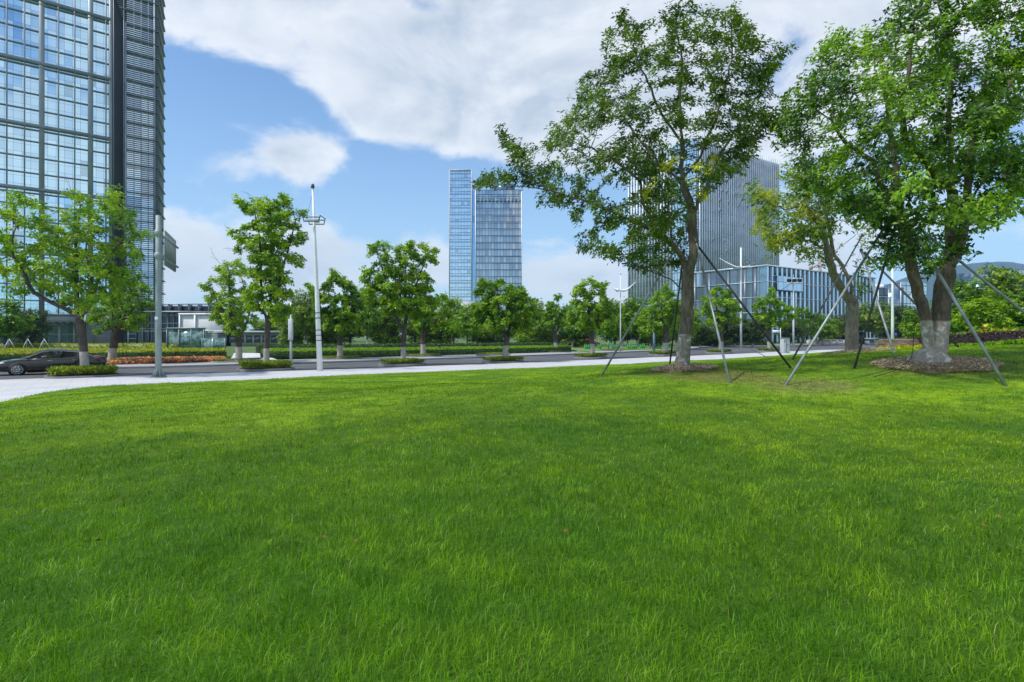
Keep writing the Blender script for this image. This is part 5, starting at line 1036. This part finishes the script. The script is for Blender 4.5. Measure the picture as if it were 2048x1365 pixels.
# ------------------------------------------------------------------ support poles of the staked trees
pole_light = mat('pole_galvanised', (.27, .30, .31), .5, .4, 6, .2); pole_dark = mat('pole_shaded', (.06, .062, .06), .6, .2, 6, .2)  # pole_dark is the pole steel with shade put into its colour
def prop(px0, py0, Y0, px1, py1, Y1, r, label, mt):
    a = W(px0, py0, Y0); a[2] = gz(a[0], a[1])-.05; b = W(px1, py1, Y1); m = MB(); t = thing('support_pole', label, 'pole', tuple(a), 'support poles of the staked trees')
    r = r*.82; m.tube([a, b], r, 10); m.build('tube', mt, t, smooth=True)
    m = MB(); d = (b-a)/np.linalg.norm(b-a); m.tube([b-d*.12, b+d*.01], r*1.5, 10); m.build('collar', pole_dark, t)
prop(1200, 753, 12.1, 1362, 478, 12.05, .025, 'pole leaning right towards the open-crowned tree, its foot farthest left', pole_light)
prop(1461, 767, 9.9, 1391, 478, 11.8, .026, 'steep light pole right of the open-crowned tree trunk', pole_light)
prop(1586, 742, 11.6, 1388, 482, 12.1, .026, 'long dark pole sloping left up to the open-crowned tree', pole_dark)
prop(1338, 741, 13.0, 1368, 500, 12.2, .022, 'dark pole standing close left of the open-crowned tree trunk', pole_dark)
prop(1567, 757, 9.5, 1778, 440, 10.9, .027, 'thick pole sloping right up to the twin trunks, foot crossing another pole', pole_light)
prop(1582, 736, 13.5, 1725, 470, 17.6, .026, 'thinner pole close behind the thick right-sloping pole', pole_dark)
prop(1707, 738, 11.1, 1795, 440, 10.9, .026, 'dark steep pole left of the twin trunks', pole_dark)
prop(1790, 722, 13.7, 1722, 500, 17.5, .036, 'light pole leaning left to the forked tree before the white lamp post', pole_light)
prop(1922, 706, 16.6, 1728, 505, 17.8, .036, 'pole crossing behind the twin trunks towards the forked tree', pole_dark)
prop(2016, 772, 9.0, 1808, 430, 10.7, .032, 'thickest pole sloping down to the right of the twin trunks', pole_light)
prop(2190, 745, 10.0, 1835, 455, 10.9, .028, 'pole leaving the picture at the right edge', pole_light)
prop(1548, 738, 17.5, 1486, 690, 22, .012, 'thin dark rod sloping over the lawn behind the light pole', pole_dark)
m = MB(); a, b = W(1440, 648, 26), W(1712, 470, 17.9); m.tube([a+(b-a)*k/10-np.array([0, 0, .25*math.sin(math.pi*k/10)]) for k in range(11)], .008, 5); o = m.build('guy_wire', pole_dark, loc=tuple(a)); tag(o, 'thin guy wire rising to the forked tree', 'wire')
m = MB(); pts = []
for (px, py, Y) in [(1746, 740, 10.0), (1775, 735, 10.3), (1805, 728, 10.6), (1822, 718, 10.9), (1826, 700, 11.1), (1827, 668, 11.2)]:
    p = W(px, py, Y); 
    if py > 720: p[2] = gz(p[0], p[1])+.05
    pts.append(p)
m.tube(pts, .007, 6); tag(m.build('hose', black, loc=tuple(pts[0])), 'thin black hose rising from the mound left of the twin trunks', 'hose')
# splayed props of the little trees by the lobby
for (px, Y) in [(18, 64), (55, 66), (88, 64)]:
    X = xp(px, Y)
    for k, an in enumerate((.3, 2.4, 4.5)):
        m = MB(); m.tube([(X+math.cos(an)*1.0, Y+math.sin(an)*.8, 0), (X, Y, 1.75)], .03, 6); o = m.build('tree_prop', steel, loc=(X, Y, 0)); tag(o, f"{['right-leaning', 'left-leaning', 'front'][k]} white prop of the {['tree cut by the left edge', 'small dark tree', 'gap beside the small dark tree'][[18, 55, 88].index(px)]} before the lobby", 'prop', 'white props before the lobby')

# ------------------------------------------------------------------ lamps, masts, sign, cabinet
def col(mb, x, y, z0, z1, r0, r1, k=14, lean=(0, 0)): mb.tube([(x+lean[0]*q, y+lean[1]*q, z0+(z1-z0)*q) for q in (0, .33, .66, 1)], [r0+(r1-r0)*q for q in (0, .33, .66, 1)], k)
# overhead sign post seen from the back
sx, sy = xp(317, 28.4), 28.4; t = thing('sign_post', 'grey overhead sign post, its sign panel seen from behind', 'sign post', (sx, sy, .12))
m = MB(); col(m, sx, sy, .12, 8.0, .145, .125, 18); m.build('post', grey_paint, t, smooth=True)
m = MB(); m.tube([(sx, sy, .12), (sx, sy, .16)], .36, 18)
for k in range(8):
    a = k*math.pi/4; c, s = math.cos(a), math.sin(a)
    m.add([(sx+c*.13+s*.012, sy+s*.13-c*.012, .16), (sx+c*.34+s*.012, sy+s*.34-c*.012, .16), (sx+c*.13+s*.012, sy+s*.13-c*.012, .55), (sx+c*.13-s*.012, sy+s*.13+c*.012, .16), (sx+c*.34-s*.012, sy+s*.34+c*.012, .16), (sx+c*.13-s*.012, sy+s*.13+c*.012, .55)], [(0, 1, 2), (3, 5, 4), (1, 4, 5, 2), (0, 3, 4, 1)])
m.build('base_flange', grey_paint, t)
m = MB(); p0 = np.array([sx, sy]); e0, e1 = np.array([-17.55, 29.6]), np.array([-18.95, 33.0]); d = (e1-e0)/np.linalg.norm(e1-e0)
for z in (7.15, 6.05): m.tube([(*p0, z), (*(e1+d*.25), z)], .06, 10); m.tube([(*(p0-d*.2), z), (*(p0+d*.2), z)], .17, 12)
m.build('arm', grey_paint, t, smooth=False); nn_ = np.array([d[1], -d[0]])
m = MB(); m.obox((*((e0+e1)/2-nn_*.09), 6.63), (*(e1-e0)/2, 0), (*nn_*.012, 0), (0, 0, .9)); m.build('sign_panel', steel, t)
m = MB()
for k in range(9): c = e0+(e1-e0)*(k+.5)/9-nn_*.05; m.obox((*c, 6.63), (*d*.03, 0), (*nn_*.025, 0), (0, 0, .88))
m.build('panel_ribs', grey_paint, t)
m = MB(); m.tube([(sx, sy-.15, 3.0), (sx, sy-.17, 3.0)], .09, 12); m.build('inspection_cap', white_paint, t)

# tall mast with a floodlight tray
mx, my = xp(640, 33.7), 33.7; t = thing('light_mast', 'tall leaning white mast with a rectangular lamp tray and cap', 'lamp post', (mx, my, .12)); ln = np.array([-.42, 0])
m = MB(); col(m, mx, my, .12, 10.7, .165, .055, 16, ln); m.build('mast', white_paint, t, smooth=True)
m = MB(); cxm = mx+ln[0]*1.0; m.tube([(cxm, my, 10.68), (cxm, my, 10.82)], .10, 14); m.tube([(cxm, my, 10.82), (cxm, my, 10.92)], [.10, .05], 14); m.build('cap', dark_metal, t)
m = MB(); 
for z in (3.45, 3.15, 2.45, 2.15, 1.85): c = mx+ln[0]*z/10.7; m.tube([(c, my, z), (c, my, z+.04)], .165, 16)
m.build('strap', dark_metal, t)
m = MB(); zt_ = 8.75; c = mx+ln[0]*.82
for dy in (-.45, .45): m.tube([(c-.5, my+dy, zt_+.16), (c+.5, my+dy, zt_+.16)], .03, 6); m.tube([(c-.42, my+dy, zt_-.08), (c+.42, my+dy, zt_-.08)], .03, 6)
for dx in (-.5, .5): m.tube([(c+dx, my-.5, zt_+.25), (c+dx, my+.5, zt_+.25)], .025, 6); m.tube([(c+dx, my-.45, zt_+.25), (c+dx*.84, my-.45, zt_-.1)], .025, 6); m.tube([(c+dx, my+.45, zt_+.25), (c+dx*.84, my+.45, zt_-.1)], .025, 6)
m.build('lamp_tray', dark_metal, t)
for dx, dy in ((-.2, -.3), (.22, -.3), (0, .3)):
    m = MB(); m.obox((c+dx, my+dy, zt_+.03), (.19, 0, 0), (0, .13, .03), (0, -.02, .07)); m.build('floodlight', white_paint, t, bevel=.02)
m = MB(); m.tube([(c-.42, my, zt_+.2), (cxm-.06, my, 10.2)], .008, 4); m.build('guy_wire', dark_metal, t)

def simple_post(px, Y, z0, z1, r0, r1, label, mtl=white_paint, cat='lamp post', name='lamp_post'):
    t = thing(name, label, cat, (xp(px, Y), Y, z0)); m = MB(); col(m, xp(px, Y), Y, z0, z1, r0, r1); m.build('post', mtl, t, smooth=True)
    m = MB(); m.tube([(xp(px, Y), Y, z0), (xp(px, Y), Y, z0+.05)], r0*1.7, 12); m.build('foot_plate', grey_paint, t); return t
t = simple_post(582, 44, .12, 4.65, .10, .06, 'slim white post with a long box on its shaft, before the hedge'); m = MB(); m.obox((xp(582, 44), 44-.06, 2.6), (.15, 0, 0), (0, .13, 0), (0, 0, .78)); m.build('service_box', white_paint, t, bevel=.02)
t = simple_post(879, 61, .12, 1.05, .14, .12, 'small dark post standing in front of the long hedge', dark_metal, 'bollard', 'bollard'); m = MB(); m.tube([(xp(879, 61), 61, 1.05), (xp(879, 61), 61, 1.2)], [.17, .08], 12); m.build('cap', dark_metal, t)
blue_p = mat('blue_grey_paint', (.22, .33, .45), .5, .1, 2, .06)
t = simple_post(1308, 73.5, .12, 5.6, .15, .10, 'thick blue-grey lamp post with one short arm, behind the steep staking pole', blue_p); m = MB(); x_ = xp(1308, 73.5); m.tube([(x_, 73.5, 5.5), (x_-.35, 73.5, 5.85), (x_-.7, 73.5, 5.9)], .06, 8); m.build('arm', blue_p, t); m = MB(); m.obox((x_-1.0, 73.5, 5.85), (.5, 0, -.05), (0, .15, 0), (0, 0, .06)); m.build('lamp_head', blue_p, t, bevel=.03)
t = simple_post(1785, 75, .1, 11.2, .20, .10, 'plain tall white lamp post rising behind the rock'); m = MB(); x_ = xp(1785, 75); m.obox((x_, 75, 11.3), (.35, 0, 0), (0, .3, 0), (0, 0, .09)); m.build('lamp_head', white_paint, t, bevel=.04)
m = MB(); m.obox((x_+.32, 74.8, 2.2), (.14, 0, 0), (0, .02, 0), (0, 0, .2)); m.build('blue_plate', mat('plate_blue', (.03, .10, .45), .5), t)
t = simple_post(1852, 95, 0, 8.0, .13, .09, 'thin white lamp post seen just left of the twin trunks'); x_ = xp(1852, 95); m = MB(); m.obox((x_, 95, 3.9), (.6, 0, 0), (0, .12, 0), (0, 0, .05)); m.build('crossarm', white_paint, t)
def wing_lamp(px, Y, ztop, zw, span, tip, label, z0=.12, mirror=1, rm=.17):
    x = xp(px, Y); t = thing('winged_lamp', label, 'lamp post', (x, Y, z0), 'white winged street lamps'); m = MB(); col(m, x, Y, z0, ztop, rm, rm*.7); m.build('mast', white_paint, t, smooth=True)
    for sgn, L_ in ((-1*mirror, span), (1*mirror, span*.42)):
        top, bot = [], []; n = 14
        for i in range(n+1):
            q = i/n; bend = -.9*math.sin(q*math.pi*.42)*0+tip*(max(0, q-.25)/.75)**1.2*(1 if sgn == -mirror else .25); cxx = x+sgn*(.1+L_*q); w_ = (.18+.42*math.sin(math.pi*min(1, q*1.15+.1)))*(1-.85*q**6)
            top += [(cxx, Y-w_, zw+bend+.05), (cxx, Y+w_, zw+bend+.05)]; bot += [(cxx, Y-w_, zw+bend-.05-.22*w_), (cxx, Y+w_, zw+bend-.05-.22*w_)]
        m = MB(); N_ = 2*(n+1); fs = []
        for i in range(n): a = 2*i; fs += [(a, a+1, a+3, a+2), (N_+a, N_+a+2, N_+a+3, N_+a+1), (a, a+2, N_+a+2, N_+a), (a+1, N_+a+1, N_+a+3, a+3)]
        fs += [(0, N_, N_+1, 1), (2*n, 2*n+1, N_+2*n+1, N_+2*n)]; m.add(top+bot, fs); m.build('wing', white_paint, t, smooth=False)
    m = MB(); m.tube([(x, Y, ztop), (x, Y, ztop+.15)], [.13, .04], 10); m.build('finial', white_paint, t)
wing_lamp(1482, 90, 15.6, 12.65, 3.2, 1.35, 'white winged lamp in front of the finned tower and glass block')
wing_lamp(1241, 69, 9.4, 7.5, 1.7, .95, 'smaller winged lamp rising above the park trees left of the finned tower', mirror=-1, rm=.07)
wing_lamp(1716, 150, 11.5, 9.6, 2.6, .6, 'distant winged lamp behind the forked tree')
# floodlight pole
x_, Y_ = xp(1587, 105), 105; t = thing('floodlight_pole', 'tall pole with three black floodlights left of the balustrade', 'lamp post', (x_, Y_, .1)); m = MB(); col(m, x_, Y_, .1, 12.4, .19, .09); m.tube([(x_, Y_, 12.3), (x_, Y_, 13.1)], [.08, .02], 8); m.build('pole', white_paint, t, smooth=True)
m = MB(); m.box(x_-1.3, x_+1.3, Y_-.5, Y_+.5, 11.4, 11.5); m.tube([(x_-1.2, Y_, 11.5), (x_, Y_, 12.5), (x_+1.2, Y_, 11.5)], .04, 6); m.build('platform', white_paint, t)
for dx in (-.95, 0, .95): m = MB(); m.obox((x_+dx, Y_-.35, 11.95), (.34, 0, 0), (0, .2, .08), (0, -.08, .24)); m.build('floodlight', black, t, bevel=.05)
# cabinet and street name sign
x_, Y_ = xp(1570, 66), 66.; t = thing('utility_cabinet', 'pale grey utility cabinet standing on the pavement', 'cabinet', (x_, Y_, .12)); cab = mat('cabinet_grey', (.45, .48, .49), .5, 0, 2, .06)
m = MB(); m.obox((x_, Y_, .98), (.38, .08, 0), (-.05, .3, 0), (0, 0, .80)); m.build('body', cab, t, bevel=.02); m = MB(); m.obox((x_, Y_, 1.80), (.42, .09, 0), (-.06, .34, 0), (0, 0, .035)); m.obox((x_, Y_, .15), (.40, .085, 0), (-.05, .32, 0), (0, 0, .06)); m.build('trim', grey_paint, t)
m = MB(); m.obox((x_+.02, Y_-.33, .98), (.012, .003, 0), (0, .02, 0), (0, 0, .7)); m.obox((x_+.1, Y_-.32, 1.1), (.02, .004, 0), (0, .03, 0), (0, 0, .09)); m.obox((x_-.2, Y_-.36, 1.45), (.09, .02, 0), (0, .01, 0), (0, 0, .05)); m.build('door_handle', dark_metal, t)
x_, Y_ = xp(1561, 70), 70.; t = thing('street_sign', 'small white street name sign behind the grey cabinet', 'sign', (x_, Y_, .1)); m = MB(); col(m, x_, Y_, .1, 3.0, .05, .045); m.build('post', white_paint, t); m = MB(); m.box(x_-.95, x_-.06, Y_-.02, Y_+.02, 2.45, 2.75); m.build('panel', white_paint, t); m = MB(); m.box(x_-.88, x_-.12, Y_-.027, Y_-.021, 2.5, 2.56); m.build('panel_stripe', blue_p, t)
# balustrade, guard kiosk, hut
bal = mat('balustrade_stone', (.50, .46, .40), .8, 0, 1, .1); x0_, x1_, Y_ = xp(1617, 122), xp(1700, 126), 122.; t = thing('balustrade', 'low stone balustrade across the side road behind the forked tree', 'balustrade', (x0_, Y_, 0)); fx = Fac((x0_, Y_), (x1_-x0_, 4)); L_ = math.hypot(x1_-x0_, 4)
m = MB(); fx.box(m, 0, L_, 0, .75, -.12, .12); m.build('panel', bal, t); m = MB(); fx.box(m, -.2, L_+.2, 1.0, 1.16, -.2, .2); m.build('rail', concrete, t); m = MB()
for k in range(7): s = L_*k/6; fx.box(m, s-.28, s+.28, 0, 1.0, -.26, .26)
for k in range(24): s = L_*(k+.5)/24; fx.box(m, s-.05, s+.05, .75, 1.0, -.05, .05)
m.build('pier', bal, t)
x_, Y_ = xp(1690, 128), 128.; t = thing('guard_kiosk', 'black-glazed guard kiosk behind the forked trunk', 'kiosk', (x_, Y_, 0)); fx = Fac((x_, Y_), (1, .1)); m = MB(); fx.box(m, 0, 4.9, .15, 2.7, -2.5, 0); m.build('wall', mat('kiosk_black', (.02, .025, .04), .25, .3), t); m = MB(); fx.box(m, -.3, 5.2, 2.7, 2.9, -2.8, .3); m.build('roof', dark_metal, t); m = MB()
for s in (0, 1.6, 3.2, 4.8): fx.box(m, s, s+.1, 0, 2.7, .0, .06)
fx.box(m, -.1, 5, 0, .15, -2.5, .1); m.build('frame', dark_metal, t)
x_, Y_ = xp(1738, 122), 122.; t = thing('gate_hut', 'small pale gate hut with a flat roof right of the forked trunk', 'hut', (x_, Y_, 0)); fx = Fac((x_, Y_), (1, .05)); m = MB(); fx.box(m, 0, 1.3, 0, 1.35, -1.4, 0); m.build('wall', stone_m, t); m = MB(); fx.box(m, -.3, 1.65, 1.35, 1.5, -1.6, .35); m.build('roof', concrete, t); m = MB(); fx.box(m, .15, 1.1, .6, 1.15, .01, .05); m.build('window', g_dark, t)

# ------------------------------------------------------------------ cars
def make_car(paint, name='sedan_car'):
    t = thing(name, 'x', 'car'); W2 = .91
    def ring(x, zb, zs, zt, w, crown):
        # half ring from sill to centre line: (y, z)
        return [(w*.86, zb), (w*.965, zb+.10), (w, zb+.30), (w*.985, zs-.10), (w*.955, zs), (w*.90, zs+(zt-zs)*.45+.015), (w*.6, zt-.012), (0, zt+crown)]
    st = [(-2.42, .42, .60, .72, .70, .0), (-2.38, .30, .80, .98, .80, .01), (-2.25, .24, .92, 1.045, .86, .01), (-1.9, .20, .955, 1.06, .895, .02), (-1.45, .18, .955, 1.03, .91, .02), (-.8, .17, .945, .99, .91, .0), (0, .17, .93, .96, .91, .0), (.6, .17, .915, .94, .91, .0),
          (1.0, .17, .90, .955, .91, .02), (1.4, .18, .86, .92, .905, .03), (1.85, .19, .79, .85, .885, .03), (2.2, .21, .70, .76, .84, .02), (2.38, .26, .60, .66, .76, .01), (2.44, .34, .50, .55, .66, .0)]
    V = []; k = 15
    for s_ in st:
        h = ring(*s_); full = [(s_[0], y, z) for y, z in h]+[(s_[0], -y, z) for y, z in h[-2::-1]]; V += full
    Fs = [(i*k+j, i*k+j+1, (i+1)*k+j+1, (i+1)*k+j) for i in range(len(st)-1) for j in range(k-1)]+[(i*k+k-1, i*k, (i+1)*k, (i+1)*k+k-1) for i in range(len(st)-1)]+[tuple(range(k))[::-1], tuple((len(st)-1)*k+j for j in range(k))]
    b = mesh_obj('body', V, Fs, paint, t, smooth=True); sm = b.modifiers.new('s', 'SUBSURF'); sm.levels = 1; sm.render_levels = 2
    # cabin: roof shell in paint and glass between
    prof = [(-1.95, .98, .80), (-1.55, 1.20, .70), (-1.1, 1.37, .64), (-.5, 1.45, .61), (.05, 1.46, .61), (.45, 1.38, .62), (.85, 1.17, .68), (1.30, .93, .76)]
    V = []; zb = .90
    for x, z, w in prof: V += [(x, .83, zb-.02), (x, w+(.83-w)*.12, z-.10 if z > 1.1 else z-.03), (x, w-.06, z-.015), (x, 0, z+.01), (x, -(w-.06), z-.015), (x, -(w+(.83-w)*.12), z-.10 if z > 1.1 else z-.03), (x, -.83, zb-.02)]
    n = len(prof); sidef = [(i*7+j, i*7+j+1, (i+1)*7+j+1, (i+1)*7+j) for i in range(n-1) for j in (0, 5)]; front = [(i*7+j, i*7+j+1, (i+1)*7+j+1, (i+1)*7+j) for i in (0, 1, 5, 6) for j in (2, 3)]; rooff = [(i*7+j, i*7+j+1, (i+1)*7+j+1, (i+1)*7+j) for i in (2, 3, 4) for j in (2, 3)]+[(i*7+j, i*7+j+1, (i+1)*7+j+1, (i+1)*7+j) for i in range(n-1) for j in (1, 4)]
    gl = mat('car_glass', (.03, .035, .04), .05, .2, coat=1); mesh_obj('windows', V, sidef, gl, t, smooth=True); mesh_obj('windscreen', V, front, gl, t, smooth=True); mesh_obj('roof', V, rooff, paint, t, smooth=True)
    chrome = mat('chrome', (.55, .55, .55), .15, 1); m = MB()
    for sy_ in (-1, 1):
        pts = [(x, sy_*(w+(.83-w)*.12+.012), (z-.10 if z > 1.1 else z-.03)) for x, z, w in prof]; m.tube(pts, .012, 5); m.tube([(-1.9, sy_*.885, .935), (0, sy_*.905, .92), (1.2, sy_*.885, .90)], .011, 5)
    m.build('window_trim', chrome, t); m = MB()
    for sy_ in (-1, 1):
        m.obox((-.42, sy_*.765, 1.13), (.045, 0, .0), (0, .03, -.01), (-.01, -sy_*.075, .22)); m.obox((-1.42, sy_*.79, 1.03), (.04, 0, 0), (0, .03, 0), (-.05, -sy_*.06, .12))
    m.build('door_pillar', black, t)
    for sy_ in (-1, 1):
        for x in (.05, -1.0): m = MB(); m.obox((x, sy_*.925, .82), (.11, 0, 0), (0, .016, 0), (0, 0, .018)); m.build('door_handle', chrome, t, bevel=.006)
        m = MB(); m.obox((.95, sy_*1.0, .98), (.07, 0, 0), (0, .10, 0), (0, 0, .065)); m.build('mirror', paint, t, bevel=.03)
        for xw in (1.38, -1.36):
            m = MB(); m.tube([(xw, sy_*.80, .335), (xw, sy_*.918, .335)], .385, 28); m.build('wheel_arch', black, t)
            m = MB(); m.tube([(xw, sy_*.72, .325), (xw, sy_*.905, .325), (xw, sy_*.935, .325)], [.325, .325, .30], 28); wh = m.build('wheel', black, t, smooth=False)
            m = MB(); m.tube([(xw, sy_*.936, .325), (xw, sy_*.939, .325)], .235, 24); m.build('rim_backing', dark_metal, wh)
            m = MB()
            for q in range(10): a = q*math.pi/5; m.obox((xw+math.cos(a)*.13, sy_*.944, .325+math.sin(a)*.13), (math.cos(a)*.10, 0, math.sin(a)*.10), (0, .006, 0), (-math.sin(a)*.02, 0, math.cos(a)*.02))
            for q in range(24): a = q*math.pi/12; m.obox((xw+math.cos(a)*.23, sy_*.944, .325+math.sin(a)*.23), (math.cos(a)*.012, 0, math.sin(a)*.012), (0, .007, 0), (-math.sin(a)*.031, 0, math.cos(a)*.031))
            m.tube([(xw, sy_*.94, .325), (xw, sy_*.955, .325)], .045, 10); m.build('rim', chrome, wh)
        m = MB(); m.add([(-2.40, sy_*.55, .80), (-2.36, sy_*.80, .80), (-1.90, sy_*.90, .89), (-1.82, sy_*.895, .945), (-2.10, sy_*.875, .955), (-2.34, sy_*.70, .955), (-2.405, sy_*.55, .93)], [tuple(range(7)) if sy_ > 0 else tuple(range(7))[::-1]]); o = m.build('tail_light', mat('tail_red', (.65, .01, .02), .2, coat=1), t); so = o.modifiers.new('s', 'SOLIDIFY'); so.thickness = .05; so.offset = 0
        m = MB(); m.add([(2.40, sy_*.50, .56), (2.30, sy_*.78, .60), (1.85, sy_*.885, .72), (1.95, sy_*.83, .77), (2.25, sy_*.62, .70)], [tuple(range(5)) if sy_ > 0 else tuple(range(5))[::-1]]); o = m.build('headlight', mat('headlight_glass', (.6, .65, .7), .1, coat=1), t); so = o.modifiers.new('s', 'SOLIDIFY'); so.thickness = .05; so.offset = 0
    m = MB(); m.box(-2.455, -2.43, -.26, .26, .60, .72); m.build('number_plate', mat('plate_blue', (.03, .10, .45), .5), t)
    m = MB(); m.box(-1.0, 1.0, -.75, .75, .13, .20); m.box(2.36, 2.45, -.55, .55, .30, .42); m.build('underside', black, t)
    return t
car_dark = bpy.data.materials.new('car_dark_paint'); car_dark.use_nodes = True; b = car_dark.node_tree.nodes['Principled BSDF']; b.inputs['Base Color'].default_value = (.022, .017, .016, 1); b.inputs['Roughness'].default_value = .22; b.inputs['Metallic'].default_value = .4; b.inputs['Coat Weight'].default_value = 1
car = make_car(car_dark); fw, rw = np.array([-26.75, 31.3]), np.array([-24.6, 33.0]); d = (fw-rw)/np.linalg.norm(fw-rw); c = (fw+rw)/2
sideoff = np.array([d[1], -d[0]])*0; car.location = (c[0]-d[1]*.9*1, c[1]+d[0]*.9*1, 0)
# the measured wheels are the near-side ones: shift the car away from the viewer by half a track
nv = np.array([-d[1], d[0]]); nv = nv if nv[1] > 0 else -nv; car.location = (*(c+nv*.92), .0); car.rotation_euler = (0, 0, math.atan2(d[1], d[0])); car.scale = (1.05, 1, .95); car.location = tuple(np.array(car.location)-np.array([*d, 0])*.22)
car['label'] = 'dark brown four-door car driving left behind the big yellow-green tree'; car['category'] = 'car'
def copy_car(src, loc, rz, paint, label):
    r = src.copy(); C.objects.link(r); r.location = loc; r.rotation_euler = (0, 0, rz); r['label'] = label; r['group'] = 'parked cars beyond the park'
    def cp(o, par):
        for ch in list(o.children):
            d_ = ch.copy(); C.objects.link(d_); d_.parent = par
            if ch.data.materials[0] == car_dark: d_.material_slots[0].link = 'OBJECT'; d_.material_slots[0].material = paint
            cp(ch, d_)
    cp(src, r)
copy_car(car, (xp(1176, 118), 118, 0), .5, mat('car_red', (.4, .02, .02), .3, coat=1), 'distant red car between park trunks by the green posts')
copy_car(car, (xp(1156, 122), 122, 0), .4, mat('car_white', (.7, .7, .7), .3, coat=1), 'distant white car left of the red one')
# driver
def person(name, label, joints, edges, radii, mtl, loc, rz):
    me = bpy.data.meshes.new(name); me.from_pydata(joints, edges, []); me.update(); o = bpy.data.objects.new(name, me); C.objects.link(o); me.materials.append(mtl)
    sk = o.modifiers.new('skin', 'SKIN')
    for i, r_ in enumerate(radii): me.skin_vertices[0].data[i].radius = (r_, r_)
    me.skin_vertices[0].data[0].use_root = True; sb = o.modifiers.new('sub', 'SUBSURF'); sb.levels = 1; sb.render_levels = 1; o.location = loc; o.rotation_euler = (0, 0, rz); return o
# the near side window of the front door is lowered: driver's forearm rests on the sill
skin_m = mat('skin', (.35, .20, .14), .6); shirt = mat('dark_shirt', (.05, .05, .06), .8)
s_n = 1 if (np.array([-math.sin(car.rotation_euler[2]), math.cos(car.rotation_euler[2])]) @ nv) < 0 else -1
J = [(-.15, .36*s_n, .55), (-.18, .36*s_n, .85), (-.14, .36*s_n, 1.06), (-.10, .36*s_n, 1.14), (-.06, .36*s_n, 1.25), (-.10, .60*s_n, 1.02), (.05, .80*s_n, .93), (.32, .86*s_n, .965), (.42, .85*s_n, .975), (-.12, .14*s_n, 1.02), (.12, .10*s_n, .85), (.40, .2*s_n, .93)]
E = [(0, 1), (1, 2), (2, 3), (3, 4), (2, 5), (5, 6), (6, 7), (7, 8), (2, 9), (9, 10), (10, 11)]
pr = person('person', 'x', J, E, [.15, .17, .10, .055, .10, .07, .05, .035, .03, .07, .05, .035], shirt, car.location, car.rotation_euler[2])
tag(pr, 'driver in a dark shirt resting an arm on the car window sill', 'person')
m = MB(); m.tube([(-.07, .36*s_n, 1.12), (-.06, .36*s_n, 1.2), (-.05, .36*s_n, 1.28), (-.05, .36*s_n, 1.36)], [.05, .085, .095, .04], 10); h = m.build('head', skin_m); h.parent = pr
m = MB(); m.tube([(.20, .86*s_n, .972), (.34, .875*s_n, .985), (.44, .87*s_n, .98)], [.042, .038, .02], 8); h = m.build('forearm', skin_m); h.parent = pr
# fallen leaves on the lawn
k = 170; rd = 2.5+26*rng.random(k)**1.3; ph_ = rng.uniform(-.72, .72, k); lx, ly = rd*np.sin(ph_), rd*np.cos(ph_); ok = rd < edge_r(ph_)-1; lx, ly = lx[ok], ly[ok]
c = np.stack((lx, ly, ground_z(lx, ly)+.045), -1); V, Fc, tn = leaf_mesh(c, np.tile([0, 0, 1.], (len(c), 1)), rng.random(len(c))*.5, 1, .032, .55, .01, 1., .0)
litter = mat('dry_leaf', (.13, .085, .03), .95, 0, 2, .5); litter.node_tree.nodes['Principled BSDF'].inputs['Specular IOR Level'].default_value = 0; tag(mesh_obj('litter', V, Fc, litter), 'scattered dry brown fallen leaves on the lawn', 'leaves', kind='stuff')

# ------------------------------------------------------------------ haze
HAZE = 0.00013
if HAZE:
    m = MB(); m.box(-4200, 5400, -60, 4000, -1.2, 420); hz_ = bpy.data.materials.new('haze'); hz_.use_nodes = True; t = NT(hz_.node_tree); t.n.clear(); o = t.new('ShaderNodeOutputMaterial'); v = t.new('ShaderNodeVolumePrincipled')
    v.inputs['Color'].default_value = (.45, .70, 1, 1); v.inputs['Density'].default_value = HAZE; t.l.new(v.outputs[0], o.inputs['Volume']); tag(m.build('haze', hz_), 'thin bluish air haze', 'haze', kind='stuff')
